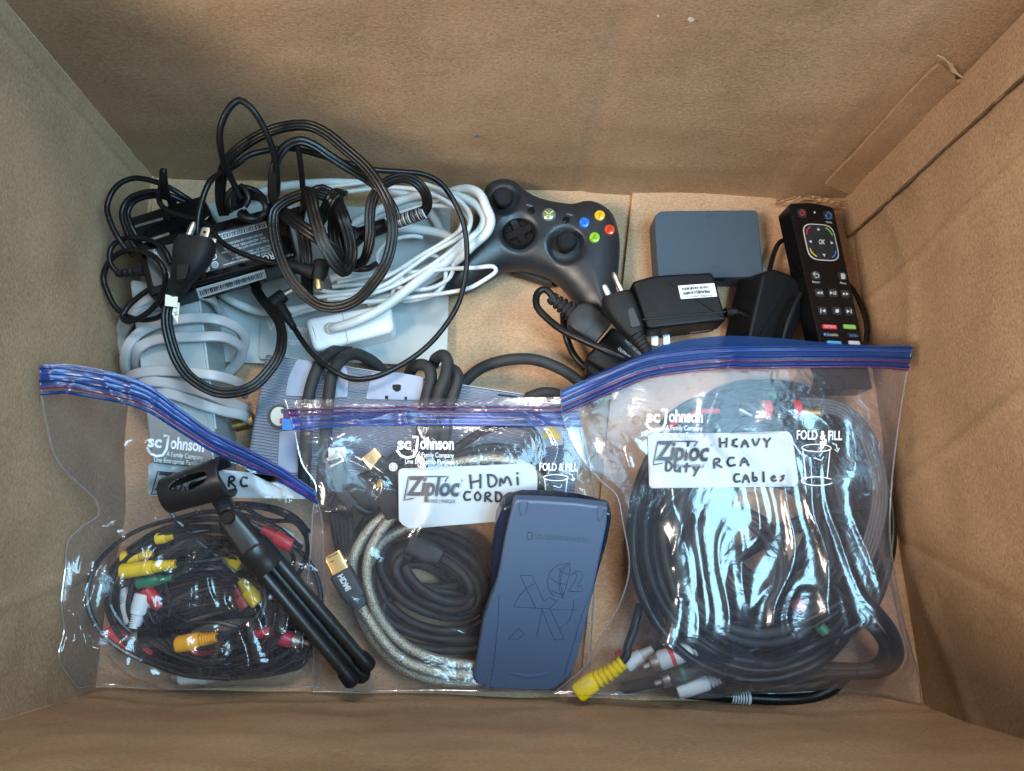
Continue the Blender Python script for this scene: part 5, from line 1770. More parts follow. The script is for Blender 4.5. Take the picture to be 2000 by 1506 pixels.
ld = lead_thing("audio_lead", "thin plain black lead wound loosely at the bottom of the bag under the tripod", "audio lead", P(400, 1200, 0.008), GL)
for k in range(7):
    cable("lead", loops(405 + 9 * k, 1170 + 13 * k, 186 - 9 * k, 136 - 14 * k, 3, 0.010, 0.040 - 0.002 * k, 200 + k * 9, 0.1 * (k % 3) - 0.1, 0.2, k * 1.4), 0.0018, THIN, ld, nseg=7)
for k, pts in enumerate((((340, 1015), (400, 1000), (470, 1005), (540, 1030), (590, 1070)), ((250, 1080), (330, 1040), (420, 1030), (500, 1060), (575, 1110)), ((215, 1180), (230, 1110), (300, 1060), (380, 1045)), ((420, 985), (500, 985), (570, 1005), (605, 1040)))):
    cable("lead", [(x, y, 0.050 - 0.003 * k) for x, y in pts], 0.0019, THIN, ld, nseg=7)


def bul_l(U, V):
    return 0.016 * np.sin(np.pi * U) ** 0.6 * np.clip((V - 0.45) * 2.2, 0, 1) * np.sin(np.pi * np.clip(V, 0, 1)) ** 0.4


def wr_l(u, v):
    w = noise.noise(Vector((u * 2.2, v * 2.2, 12))) * 0.9
    a = 0.0085 * ridge(u * 3.2 + v * 2.4 + w, v * 2.8 - u * 1.3, 1.1, 3.2) * (0.30 + v)
    b = 0.0032 * ridge(u * 8 + w * 2, v * 7, 7.3, 3)
    c = 0.0065 * ridge(u * 9 + v * 3 + w, v * 4.5 - u * 4, 15.2, 2.4) * max(0.0, 1 - u / 0.35)
    return a + b + c + 0.004 * noise.noise(Vector((u * 3, v * 3, 4)))


left_bag = Bag("clear zip bag slumped against the left wall with thin multicoloured-plug leads inside", P(380, 1200, 0.0),
               [(80, 711, 0.150), (129, 711, 0.145), (219, 727, 0.135), (287, 750, 0.125), (350, 795, 0.112), (413, 840, 0.104), (476, 872, 0.098), (544, 908, 0.092), (612, 955, 0.086)],
               [(150, 1344, 0.03), (205, 1337, 0.014), (323, 1345, 0.012), (431, 1342, 0.012), (540, 1342, 0.012), (620, 1342, 0.012)],
               [(80, 711, 0.150), (81, 767, 0.145), (88, 816, 0.135), (111, 898, 0.115), (151, 943, 0.095), (188, 979, 0.08), (192, 1006, 0.075), (160, 1029, 0.075), (134, 1056, 0.075), (128, 1110, 0.07), (120, 1178, 0.06), (125, 1232, 0.05), (115, 1281, 0.045), (150, 1344, 0.03)],
               [(612, 955, 0.086), (628, 1010, 0.075), (632, 1100, 0.055), (632, 1200, 0.035), (628, 1290, 0.018), (620, 1342, 0.012)],
               bul_l, wr_l, SAMPLES)
left_bag.zipper(0.0, 0.055, [(0.012, 0.0007, ZIPL), (0.026, 0.0009, ZIPD), (0.042, 0.0011, ZIPL), (0.058, 0.0010, ZIPP), (0.072, 0.0011, ZIPL)])
bag_print(left_bag, 290, 848, 6, [(290, 903), (480, 922), (600, 940), (600, 975), (470, 972), (288, 968)], words=(("RC", 446, 928, 20, 22, 3, 1.15),))

# ---- middle bag: video leads
SAMPLES = []
zb = lambda y: 0.012 + 0.050 * min(1, max(0, (1080 - y) / 200))
GM = "video leads in the bag with the handwritten panel"
BRAID = bpy.data.materials.new("silver_braid")
BRAID.use_nodes = True
N, L = BRAID.node_tree.nodes, BRAID.node_tree.links
bb = N["Principled BSDF"]
bb.inputs["Roughness"].default_value = 0.38
bb.inputs["Metallic"].default_value = 0.55
tc = N.new("ShaderNodeTexCoord")
ck = N.new("ShaderNodeTexVoronoi")
ck.inputs["Scale"].default_value = 900
L.new(tc.outputs["Object"], ck.inputs[0])
rp = N.new("ShaderNodeValToRGB")
rp.color_ramp.elements[0].color = (0.66, 0.62, 0.48, 1)
rp.color_ramp.elements[1].color = (0.16, 0.145, 0.11, 1)
rp.color_ramp.elements[1].position = 0.85
L.new(ck.outputs["Distance"], rp.inputs[0])
L.new(rp.outputs[0], bb.inputs["Base Color"])
bp = N.new("ShaderNodeBump")
bp.inputs["Strength"].default_value = 0.8
bp.inputs["Distance"].default_value = 0.0006
bp.invert = True
L.new(ck.outputs["Distance"], bp.inputs["Height"])
L.new(bp.outputs[0], bb.inputs["Normal"])

hd = thing("video_lead", "silver braided video lead with gold-tipped black plug marked in white", "video lead", P(720, 1200, 0.01), GM)
RB = 0.0040
cable("lead", [(706, 1186, 0.040), (722, 1212, 0.038), (752, 1256, 0.034), (792, 1292, 0.028), (850, 1312, 0.024), (925, 1320, 0.020), (975, 1318, 0.014)], RB, BRAID, hd)
cable("lead", [(975, 1300, 0.012), (925, 1300, 0.016), (860, 1290, 0.020), (800, 1266, 0.026), (757, 1228, 0.032), (730, 1180, 0.040), (717, 1130, 0.046), (722, 1080, 0.050), (745, 1035, 0.054), (775, 1000, 0.058), (820, 945, 0.064), (868, 912, 0.068), (930, 898, 0.070), (985, 898, 0.070), (1030, 914, 0.068), (1063, 942, 0.062), (1078, 980, 0.05)], RB, BRAID, hd)
cable("lead", [(970, 1330, 0.012), (920, 1334, 0.013), (850, 1328, 0.014), (790, 1306, 0.018), (745, 1268, 0.022), (714, 1220, 0.028), (694, 1160, 0.036), (688, 1105, 0.042), (700, 1066, 0.046), (728, 1026, 0.050), (764, 998, 0.052), (800, 985, 0.050)], RB, BRAID, hd)
cable("lead", [(716, 1110, 0.030), (745, 1060, 0.034), (785, 1034, 0.036), (825, 1024, 0.036)], RB, BRAID, hd)
a, b = P(665, 1116, 0.052), P(704, 1182, 0.046)
loft("plug", [(a, 0.0078, 0.0048), (a.lerp(b, 0.05), 0.0086, 0.0055), (a.lerp(b, 0.55), 0.0084, 0.0056), (a.lerp(b, 0.78), 0.0076, 0.0052), (a.lerp(b, 0.80), 0.0062, 0.0046), (b, 0.0052, 0.0044)], DGREY, hd, 20, 0.4)
c_ = P(648, 1082, 0.053)
loft("plug_tip", [(a, 0.0069, 0.0023), (c_.lerp(a, 0.15), 0.0069, 0.0023), (c_, 0.0066, 0.0020)], GOLD, hd, 16, 0.35)
hx = Plane((665, 1116, 0.0577), (704, 1182, 0.0520), (690, 1105, 0.0577))
text("HDMI", 672, 1138, 16, 60, hx, WL, hd, width=34, bold=0.04)
strokes([[(640, 1090), (648, 1086)], [(651, 1085), (659, 1080)], [(645, 1098), (651, 1095)]], 1.5, flat(0.0556), DARKH, hd, "tip_slot")

bkc = thing("video_lead", "dusty black video lead coiled tight in the middle of the handwritten bag", "video lead", P(850, 1130, 0.01), GM)
DUSTY = mat("dusty_black_lead", (0.016, 0.0155, 0.015), 0.55, spec=0.3, dust=0.4, var=0.3)
for k, (cx, cy, rx, ry, rot, z) in enumerate(((850, 1135, 100, 60, 0.5, 0.020), (852, 1132, 92, 50, 0.52, 0.030), (848, 1138, 82, 42, 0.5, 0.034), (856, 1128, 72, 36, 0.55, 0.038), (845, 1125, 108, 70, 0.45, 0.022))):
    pts = [(cx + rx * math.cos(t) * math.cos(rot) - ry * math.sin(t) * math.sin(rot), cy + rx * math.cos(t) * math.sin(rot) + ry * math.sin(t) * math.cos(rot), z + 0.004 * math.sin(t * 2 + k)) for t in [i * 2 * math.pi / 22 + k for i in range(21 + k % 2)]]
    cable("lead", pts, 0.0036, DUSTY, bkc)
cable("lead", [(880, 1170, 0.02), (930, 1190, 0.02), (968, 1200, 0.016)], 0.0036, DUSTY, bkc)
cable("lead", [(700, 1130, 0.018), (712, 1180, 0.016), (748, 1232, 0.016), (810, 1262, 0.016), (880, 1270, 0.014), (940, 1268, 0.012)], 0.0034, DUSTY, bkc)
cable("lead", [(706, 1110, 0.014), (724, 1170, 0.013), (765, 1215, 0.013), (830, 1244, 0.013), (900, 1250, 0.012), (950, 1246, 0.012)], 0.0034, DUSTY, bkc)
cable("lead", [(690, 1090, 0.022), (700, 1040, 0.028), (730, 1000, 0.036), (770, 960, 0.046), (800, 935, 0.054)], 0.0034, DUSTY, bkc)
for k, (cx, cy, rx, ry, rot) in enumerate(((850, 1150, 120, 84, 0.3), (842, 1140, 56, 26, 0.55), (820, 1090, 118, 56, 0.15), (860, 1200, 110, 46, 0.1))):
    cable("lead", loops(cx, cy, rx, ry, 2, 0.010, 0.018, 130 + k * 3, rot, 0.06, k, 18), 0.0034, DUSTY, bkc, nseg=8)
loft("plug", [(P(800, 1060, 0.04), 0.008, 0.0055), (P(840, 1078, 0.04), 0.0085, 0.0058), (P(862, 1088, 0.04), 0.0055, 0.005)], DUSTY, bkc, 16, 0.5)

ac = thing("video_lead", "black round video lead arching under the zip of the handwritten bag with dark plugs", "video lead", P(950, 880, 0.05), GM)
cable("lead", [(800, 930, 0.060), (850, 905, 0.064), (896, 872, 0.070), (930, 850, 0.074), (970, 833, 0.076), (1005, 828, 0.076), (1036, 838, 0.075), (1052, 862, 0.073), (1056, 895, 0.070), (1060, 930, 0.064)], 0.0032, CORDB, ac)
cable("lead", [(810, 915, 0.058), (870, 898, 0.062), (920, 880, 0.066), (965, 873, 0.068), (1010, 882, 0.068), (1040, 905, 0.066), (1055, 940, 0.062)], 0.0032, CORDB, ac)
loft("plug", [(P(652, 898, 0.068), 0.0078, 0.0050), (P(660, 925, 0.066), 0.0078, 0.0052), (P(680, 965, 0.064), 0.0074, 0.0052), (P(692, 985, 0.062), 0.005, 0.0045)], DUSTY, ac, 16, 0.4)
loft("plug_tip", [(P(660, 908, 0.070), 0.0062, 0.0024), (P(652, 890, 0.070), 0.0062, 0.0024)], STEEL, ac, 14, 0.35)
loft("plug", [(P(735, 905, 0.070), 0.0074, 0.0048), (P(775, 935, 0.068), 0.0078, 0.0052), (P(800, 955, 0.066), 0.0055, 0.0045)], BLACK, ac, 16, 0.4)
loft("plug_tip", [(P(738, 907, 0.071), 0.0070, 0.0030), (P(721, 886, 0.071), 0.0070, 0.0030)], mat("warm_brass_tip", (0.6, 0.42, 0.2), 0.35, metal=1.0), ac, 14, 0.35)
loft("plug", [(P(690, 940, 0.066), 0.0085, 0.0055), (P(715, 965, 0.064), 0.0088, 0.0058), (P(742, 985, 0.062), 0.006, 0.005)], BLACK, ac, 16, 0.4)
loft("plug", [(P(752, 950, 0.066), 0.008, 0.005), (P(762, 985, 0.062), 0.0082, 0.0055), (P(768, 1010, 0.058), 0.005, 0.0045)], DUSTY, ac, 16, 0.4)
for k in range(5):
    cable("lead", [(640 + 9 * k, 985 + 6 * k, 0.050), (668 + 8 * k, 950 + 3 * k, 0.058), (715 + 6 * k, 930 - 3 * k, 0.062), (770, 925 - 8 * k, 0.062), (830, 915 - 9 * k, 0.060)], 0.0032, CORDB, ac, nseg=8)
    cable("lead", [(650 + 8 * k, 1000, 0.046), (655 + 8 * k, 1040 + 5 * k, 0.038), (668 + 8 * k, 1090 + 8 * k, 0.028), (690 + 8 * k, 1150 + 6 * k, 0.018)], 0.0032, DUSTY, ac, nseg=8)
cable("lead", [(692, 985, 0.060), (720, 1000, 0.056), (760, 975, 0.056), (800, 950, 0.060)], 0.0032, CORDB, ac)
slab("plug_label", [(640, 874), (675, 872), (676, 905), (641, 906)], flat(0.066), 0.006, WHT, ac, 0.001)
text("3", 656, 884, 9, 5, flat(0.0662), INK, ac)
slab("brass_tab", [(738, 936), (752, 930), (747, 950), (734, 952)], flat(0.066), 0.003, mat("dull_brass", (0.4, 0.25, 0.06), 0.4, metal=0.8), ac, 0.0005)
tg = thing("paper_tag", "small paper tag with a yellow triangle seen through the handwritten bag", "tag", P(1070, 850, 0.05))
slab("card", [(1030, 818), (1098, 812), (1100, 868), (1040, 878)], flat(0.062), 0.0006, mat("grey_card", (0.36, 0.38, 0.40), 0.6), tg, 0)
patch([(1075, 828), (1098, 858), (1058, 855)], flat(0.0622), YEL, tg, "triangle")
patch([(1052, 884), (1068, 880), (1068, 892), (1054, 894)], flat(0.0622), BLU, tg, "blue_mark")
slab("orange_strip", [(950, 884), (1010, 878), (1012, 888), (952, 893)], flat(0.060), 0.001, mat("orange_card", (0.42, 0.14, 0.05), 0.6), tg, 0)


def bul_m(U, V):
    return 0.010 * np.sin(np.pi * U) ** 0.5 * np.sin(np.pi * np.clip(V * 1.05, 0, 1)) ** 0.6


def wr_m(u, v):
    w = noise.noise(Vector((u * 2.5, v * 2.5, 21))) * 0.8
    a = 0.0075 * ridge(u * 4.5 + v * 5.5 + w, v * 4 - u * 3, 2.7, 2.6) * max(0.0, 1 - ((u - 0.2) / 0.3) ** 2) * max(0.0, 1 - (v / 0.34) ** 2)
    b = 0.0034 * ridge(u * 4 + w, v * 4.5, 5.5, 3.5) + 0.0028 * noise.noise(Vector((u * 3, v * 3, 9)))
    return a + b


mid_bag = Bag("clear zip bag with handwritten HDMI panel lying between the other two bags", P(850, 1200, 0.0),
              [(557, 781, 0.088), (650, 779, 0.084), (760, 778, 0.080), (900, 777, 0.080), (1020, 776, 0.082), (1125, 775, 0.082)],
              [(610, 1351, 0.012), (720, 1350, 0.011), (850, 1348, 0.011), (980, 1350, 0.011), (1150, 1352, 0.011)],
              [(557, 781, 0.088), (575, 840, 0.088), (590, 905, 0.086), (617, 949, 0.082), (612, 991, 0.078), (603, 1116, 0.062), (597, 1158, 0.056), (609, 1200, 0.048), (612, 1290, 0.026), (610, 1351, 0.012)],
              [(1125, 775, 0.082), (1140, 850, 0.080), (1160, 950, 0.070), (1165, 1050, 0.055), (1160, 1150, 0.040), (1155, 1250, 0.024), (1150, 1352, 0.011)],
              bul_m, wr_m, SAMPLES)
ZIPM = ZIPB
ZIPB = film("faint_blue_zip_film", (0.34, 0.42, 0.78), 0.22, 0.05, 0.24, (0.06, 0.14, 0.46), wr=0.15)
mid_bag.zipper(0.050, 0.100, [(0.036, 0.0008, ZIPP), (0.052, 0.0008, ZIPP), (0.098, 0.0006, ZIPD)])
ZIPB = ZIPM
bag_print(mid_bag, 776, 853, 1, [(778, 915), (1040, 905), (1050, 925), (1048, 1012), (930, 1022), (800, 1033), (779, 1020)],
          words=(("HD", 918, 928, 27, 26, -3, 1.2), ("mi", 975, 927, 26, 22, -4, 1.05), ("CORDS", 905, 958, 19, 20, 2, 1.08)), fold_at=(1090, 913, 1.0))
strokes([arc(768, 912, 7.5, 7.5, 0, 360, 20)] + [arc(768 + 3.4 * math.cos(k), 912 + 3.4 * math.sin(k), 2.2, 2.2, 0, 360, 8) for k in (0, 1.57, 3.14, 4.71)], 1.2, mid_bag.surf, PRINTW, mid_bag.t, "emblem", 0.0013)
# loose end of the zip that sticks out past the side seam
slab("zip_end", [(552, 800), (580, 799), (584, 818), (553, 817)], flat(0.088), 0.0015, ZIPP, mid_bag.t, 0.0004)
slab("zip_end", [(550, 817), (584, 816), (586, 840), (551, 840)], flat(0.087), 0.0015, mat("bright_blue_zip", (0.03, 0.16, 0.45), 0.3), mid_bag.t, 0.0004)

# ---- right bag: heavy audio leads
SAMPLES = []
GR = "heavy leads in the bag with the three-word handwritten panel"
LEADS = [("heavy_lead", "glossy black heavy lead wound as the outermost ring of the right-hand bag", 242, 282, 5.0, 0.014, 0.052, 0.0034, CORDB, 1),
         ("heavy_lead", "satin black heavy lead wound in the middle rings of the right-hand bag", 215, 250, 5.0, 0.012, 0.056, 0.0036, SATIN, 2),
         ("heavy_lead", "dark grey heavy lead wound in the inner rings of the right-hand bag", 180, 215, 5.0, 0.012, 0.056, 0.0036, DGREY, 3),
         ("heavy_lead", "thin glossy black lead wound across the centre of the right-hand bag", 130, 170, 5.0, 0.012, 0.054, 0.0030, CORDB, 4)]
hl = []
for nm, lab, rx, ry, tn, z0, z1, r_, m_, sd_ in LEADS:
    t_ = thing(nm, lab, "audio lead", P(1490, 1040, 0.008), GR)
    hl.append(t_)
    pts = loops(1488, 1040, rx * 0.97, ry * 0.97, tn + 1, z0, z1, sd_ * 13, 0.12, 0.09, sd_ * 0.9, 16)
    cable("lead", pts, r_, m_, t_, nseg=8)
for k, (cx, cy, rx, ry, tn, z0, z1, r_, m_) in enumerate(((1480, 1060, 150, 120, 4, 0.010, 0.034, 0.0036, CORDB), (1500, 1000, 90, 130, 4, 0.010, 0.040, 0.0034, SATIN), (1460, 1090, 60, 90, 3, 0.012, 0.036, 0.0036, CORDB), (1520, 1120, 190, 70, 4, 0.012, 0.030, 0.0036, SATIN))):
    cable("lead", loops(cx, cy, rx, ry, tn, z0, z1, 90 + k * 7, 0.4 - 0.3 * k, 0.14, k * 1.1, 16), r_, m_, hl[k], nseg=8)
t_ = hl[0]
# flat five-strand ribbon down the side
cable("ribbon", [(1560, 790, 0.060), (1640, 800, 0.062), (1690, 850, 0.062), (1714, 920, 0.060), (1718, 980, 0.058), (1706, 1040, 0.056), (1690, 1090, 0.050)], 0.006, mat("grey_ribbon", (0.06, 0.062, 0.065), 0.4), t_, ribbed(0.0125, 0.003, 5, 5))
cable("lead", [(1650, 1130, 0.056), (1700, 1180, 0.052), (1745, 1240, 0.044), (1752, 1285, 0.036), (1725, 1310, 0.028), (1640, 1316, 0.022), (1540, 1325, 0.02), (1470, 1335, 0.018)], 0.0046, CORDB, t_)
cable("lead", [(1620, 1140, 0.050), (1680, 1200, 0.046), (1728, 1262, 0.036), (1710, 1300, 0.026), (1600, 1305, 0.020), (1500, 1315, 0.018)], 0.0046, CORDB, t_)
plug(hl[1], 1394, 1252, 1286, 1292, 0.048, 0.042, LGR, 0.0068, True, band=RED)
cable("lead", [(1394, 1252, 0.048), (1430, 1243, 0.046), (1500, 1232, 0.044), (1600, 1200, 0.046), (1680, 1140, 0.048), (1715, 1060, 0.05)], 0.0026, CORDB, hl[1])
plug(hl[2], 1410, 1288, 1308, 1325, 0.038, 0.034, mat("black_green_plug", (0.015, 0.03, 0.03), 0.4), 0.0066, True, band=GRN)
cable("lead", [(1410, 1288, 0.038), (1460, 1272, 0.036), (1560, 1240, 0.036), (1660, 1180, 0.038)], 0.0028, CORDB, hl[2])
plug(hl[3], 1426, 1315, 1322, 1348, 0.034, 0.028, WHT, 0.0068, False)
cable("lead", [(1426, 1315, 0.034), (1480, 1305, 0.030), (1560, 1280, 0.028), (1650, 1230, 0.03)], 0.0028, CORDB, hl[3])
plug(hl[3], 1490, 1320, 1420, 1340, 0.024, 0.022, BLACK, 0.0058, False)
plug(hl[2], 1276, 1268, 1222, 1300, 0.030, 0.028, WHT, 0.0054, False)
plug(hl[2], 1255, 1275, 1205, 1290, 0.022, 0.020, RED, 0.0060, False)
cable("lead", [(1276, 1268, 0.03), (1300, 1240, 0.032), (1310, 1180, 0.034), (1300, 1100, 0.036)], 0.0026, CORDB, hl[2])
# the loose yellow plug in the corner of the bag
yl = thing("audio_lead", "black lead with bright yellow ribbed plug in the corner of the right-hand bag", "audio lead", P(1170, 1320, 0.01), GR)
yp = [(P(1214, 1290, 0.046), 0.0044, 0.0044)]
pp = [(1217, 1293), (1209, 1300), (1200, 1307), (1191, 1313), (1182, 1318), (1173, 1323)]
for k, (x, y) in enumerate(pp):
    w = 0.0050 + 0.0003 * k
    q0 = P(x, y, 0.046 - 0.001 * k)
    q1 = P(x - 5.5, y + 4.2, 0.0455 - 0.001 * k)
    q2 = P(x - 5.7, y + 4.4, 0.0455 - 0.001 * k)
    q3 = P(x - 8.4, y + 6.0, 0.0452 - 0.001 * k)
    yp += [(q0, w, w), (q1, w, w), (q2, w * 0.78, w * 0.78), (q3, w * 0.78, w * 0.78)]
yp = yp[1:]
yp += [(P(1164, 1328, 0.040), 0.0066, 0.0066), (P(1155, 1334, 0.039), 0.0074, 0.0074), (P(1132, 1350, 0.036), 0.0076, 0.0076), (P(1128, 1353, 0.0355), 0.0066, 0.0066)]
loft("plug", yp, mat("bright_yellow_plastic", (0.85, 0.58, 0.0), 0.35), yl, 18, 0.85)
gp = Plane((1140, 1330, 0.0462), (1158, 1338, 0.0462), (1130, 1345, 0.0445))
for k in range(7):
    strokes([[(1134 + k * 3, 1333 - k * 1.6), (1139 + k * 3, 1346 - k * 1.6)]], 1.2, gp, mat("pale_yellow", (0.9, 0.72, 0.2), 0.4), yl, "grip_line")
cable("lead", [(1214, 1292, 0.046), (1224, 1280, 0.044), (1226, 1262, 0.042), (1236, 1235, 0.040), (1250, 1180, 0.040)], 0.0034, CORDB, yl)
cable("lead", [(1215, 1345, 0.014), (1260, 1335, 0.016), (1330, 1325, 0.016), (1420, 1300, 0.014)], 0.0046, CORDB, yl)
# connectors at the top of the coil
tl = thing("audio_lead", "black lead with gold tip, two red bands and a red wire under the right-hand zip", "audio lead", P(1500, 805, 0.04), GR)
a, b = P(1478, 800, 0.066), P(1560, 798, 0.066)
lathe("plug", a, b, [(0, 0.004), (0.1, 0.0055), (0.5, 0.0064), (1.0, 0.0066)], BLACK, tl)
for f0 in (0.12, 0.82):
    lathe("red_band", a.lerp(b, f0), a.lerp(b, f0 + 0.18), [(0, 0.0070), (1, 0.0070)], RED, tl)
lathe("gold_tip", P(1562, 806, 0.066), P(1605, 808, 0.066), [(0, 0.0062), (0.3, 0.0062), (0.31, 0.0048), (0.6, 0.0048), (0.61, 0.0056), (0.8, 0.0056), (0.81, 0.003), (1, 0.0026)], GOLD, tl)
lathe("plug", P(1405, 803, 0.064), P(1440, 806, 0.064), [(0, 0.0036), (0.2, 0.005), (1, 0.0052)], BLACK, tl)
lathe("tip", P(1442, 800, 0.064), P(1468, 812, 0.064), [(0, 0.0030), (0.5, 0.0030), (0.52, 0.0016), (1, 0.0014)], STEEL, tl)
cable("red_wire", [(1405, 803, 0.064), (1380, 803, 0.064), (1350, 810, 0.064), (1325, 822, 0.062), (1300, 840, 0.058)], 0.0020, RED, tl)
cable("lead", [(1478, 800, 0.066), (1450, 790, 0.064), (1400, 775, 0.060), (1340, 790, 0.056), (1290, 830, 0.05)], 0.0028, CORDB, tl)
lathe("green_tip", P(1500, 775, 0.060), P(1512, 772, 0.060), [(0, 0.004), (1, 0.004)], GRN, tl)
lathe("red_tip", P(1555, 1178, 0.058), P(1568, 1188, 0.058), [(0, 0.0048), (1, 0.0048)], RED, hl[3])
lathe("green_tip", P(1600, 1222, 0.050), P(1612, 1236, 0.050), [(0, 0.0042), (1, 0.0042)], GRN, hl[3])
lathe("blue_tip", P(1585, 1255, 0.046), P(1600, 1270, 0.046), [(0, 0.0048), (1, 0.0048)], BLU, hl[3])


def bul_r(U, V):
    s = lambda x: np.clip(x, 0, 1) ** 2 * (3 - 2 * np.clip(x, 0, 1))
    return 0.066 * V * s(U / 0.16) * s((1 - U) / 0.16) * s((1 - V) / 0.17)


def wr_r(u, v):
    core = max(0.0, 1 - ((u - 0.55) / 0.44) ** 2) * max(0.0, 1 - ((v - 0.64) / 0.38) ** 2)
    w = noise.noise(Vector((u * 3, v * 4, 3)))
    a = 0.0046 * core * ridge(u * 7.5 + 0.5 * w, v * 1.15 + 0.3 * w, 3.9, 1.8)
    e = max(0.0, 1 - core * 2)
    b = 0.0055 * e * ridge(u * 4 + v * 2 + w, v * 3.5, 8.1, 3)
    c = 0.0012 * ridge(u * 11 + w, v * 4 - u * 3, 6.2, 2.5) * (0.3 + core)
    return a + b + c + 0.004 * noise.noise(Vector((u * 4, v * 3, 2)))


right_bag = Bag("clear zip bag with handwritten RCA panel and heavy black leads, largest of the three bags", P(1480, 1100, 0.0),
                [(1096, 762, 0.094), (1180, 726, 0.092), (1260, 694, 0.092), (1350, 680, 0.092), (1450, 675, 0.092), (1560, 674, 0.092), (1680, 675, 0.092), (1781, 676, 0.092)],
                [(1082, 1354, 0.030), (1200, 1356, 0.028), (1322, 1358, 0.014), (1524, 1354, 0.013), (1676, 1350, 0.013), (1800, 1376, 0.012)],
                [(1096, 762, 0.094), (1098, 807, 0.094), (1108, 842, 0.094), (1126, 882, 0.092), (1172, 938, 0.088), (1203, 966, 0.084), (1217, 1024, 0.078), (1229, 1110, 0.066), (1210, 1180, 0.058), (1168, 1251, 0.052), (1146, 1296, 0.046), (1082, 1354, 0.030)],
                [(1781, 676, 0.092), (1769, 741, 0.090), (1752, 852, 0.085), (1742, 943, 0.080), (1738, 1044, 0.070), (1752, 1145, 0.055), (1773, 1246, 0.040), (1792, 1311, 0.026), (1800, 1376, 0.012)],
                bul_r, wr_r, SAMPLES, sheet=FILMR)
SAMPLES = None
right_bag.zipper(0.0, 0.060, [(0.006, 0.0007, ZIPL), (0.018, 0.0006, ZIPD), (0.034, 0.0011, ZIPL), (0.048, 0.0010, ZIPP), (0.060, 0.0012, ZIPL), (0.068, 0.0007, ZIPP)])
# back lip of the mouth, standing a little higher than the front
V, F = [], []
lip = [(1150, 735, .088), (1250, 694, .090), (1290, 676, .094), (1340, 664, .098), (1420, 656, .100), (1500, 659, .100), (1560, 664, .098), (1620, 670, .096), (1700, 674, .093)]
lp = spline([P(*q) for q in lip], 0.003)
for i, p in enumerate(lp):
    w = P(*to_px(p), p.z)
    d = 0.0045 * math.sin(math.pi * i / (len(lp) - 1)) ** 0.5
    V += [p, p + Vector((0, -0.004 - d, -0.006 - d))]
for i in range(len(lp) - 1):
    F.append((2 * i, 2 * i + 1, 2 * i + 3, 2 * i + 2))
me = bpy.data.meshes.new("back_lip")
me.from_pydata([tuple(v) for v in V], [], F)
finish("back_lip", me, ZIPB, right_bag.t, True, None)
bag_print(right_bag, 1262, 800, 1, [(1265, 846), (1400, 846), (1540, 842), (1548, 852), (1560, 942), (1552, 950), (1400, 952), (1268, 954)],
          words=(("HEAVY", 1406, 856, 18, 17, 0, 1.18), ("Duty", 1300, 900, 18, 20, 4, 1.0), ("RCA", 1392, 894, 22, 20, -4, 1.2), ("CAbles", 1432, 924, 17, 19, -2, 1.06)), fold_at=(1600, 851, 1.2))

# ---- black lead lying under the right bag against the front wall
ul = thing("round_cable", "black round cable with white printed band peeking out below the right-hand bag", "cable", P(1500, 1370, 0.006))
up_ = [(1330, 1352, 0.010), (1400, 1358, 0.010), (1460, 1363, 0.010), (1540, 1366, 0.010), (1590, 1360, 0.011), (1625, 1345, 0.012), (1650, 1320, 0.012)]
cable("cord", up_, 0.0046, CORDB, ul)
q = spline([PC(*p, r=0.0056) for p in ((1428, 1361, 0.010), (1446, 1362.5, 0.010), (1464, 1363.5, 0.010))], 0.001)
V, F = sweep(q, circle(0.0050, 12))
mesh_obj("printed_band", V, F, LABELW, ul)
for k in range(1, len(q) - 3, 2):
    d = (q[k + 1] - q[k]).normalized()
    lathe("print_ring", q[k], q[k] + d * 0.0007, [(0, 0.0053), (1, 0.0053)], INK, ul, 12)

# ------------------------------------------------------------------ small tripod with microphone clip
tp = thing("tabletop_tripod", "small black folded tripod stand with microphone clip lying on the bag of thin leads", "tripod", P(520, 1120, 0.06))
TRI = mat("tripod_black", (0.010, 0.010, 0.011), 0.36, bump=0.1, bscale=900, rvar=0.08)
ca, cb = P(327, 968, 0.110), P(444, 930, 0.116)
ax = (cb - ca).normalized()
upv = Vector((0, 0, 1)) - ax * ax.z
upv.normalize()
sdv_ = ax.cross(upv)
nA, nT = 90, 84
V, F = [], []
for i in range(nA + 1):
    t = i / nA
    rr = 0.0122 + 0.0022 * t
    for j in range(nT + 1):
        a = math.radians(-50 + 280 * j / nT)
        end = 0.0045 * math.sin(a) * (1 if i == 0 else 0)
        V.append(ca + ax * ((cb - ca).length * t) + sdv_ * (rr * math.cos(a)) + upv * (rr * math.sin(a)))
tilt = math.radians(98)
for i in range(nA):
    for j in range(nT):
        t, a = (i + 0.5) / nA, math.radians(-50 + 280 * (j + 0.5) / nT)
        if ((t - 0.52) / 0.32) ** 2 + ((a - tilt) / 0.42) ** 2 < 1:
            continue
        q = i * (nT + 1) + j
        F.append((q, q + 1, q + nT + 2, q + nT + 1))
clip = mesh_obj("microphone_clip", V, F, TRI, tp, True, 60)
md = clip.modifiers.new("wall", 'SOLIDIFY')
md.thickness = 0.0028
md.offset = -1 if True else 1
loft("clip_foot", [(ca.lerp(cb, 0.25) - upv * 0.013, 0.006, 0.004), (ca.lerp(cb, 0.6) - upv * 0.014, 0.008, 0.005), (P(438, 985, 0.100), 0.006, 0.006), (P(446, 1002, 0.100), 0.006, 0.006)], TRI, tp, 16, 0.6)
h0, h1 = P(437, 998, 0.106), P(495, 1072, 0.096)
hd_ = [(h0, 0.002, 0.004)]
for k in range(1, 8):
    t = k / 8
    hd_.append((h0.lerp(h1, t * 0.22), 0.0076 * math.sin(math.pi / 2 * t) ** 0.6 + 0.0002, 0.0062))
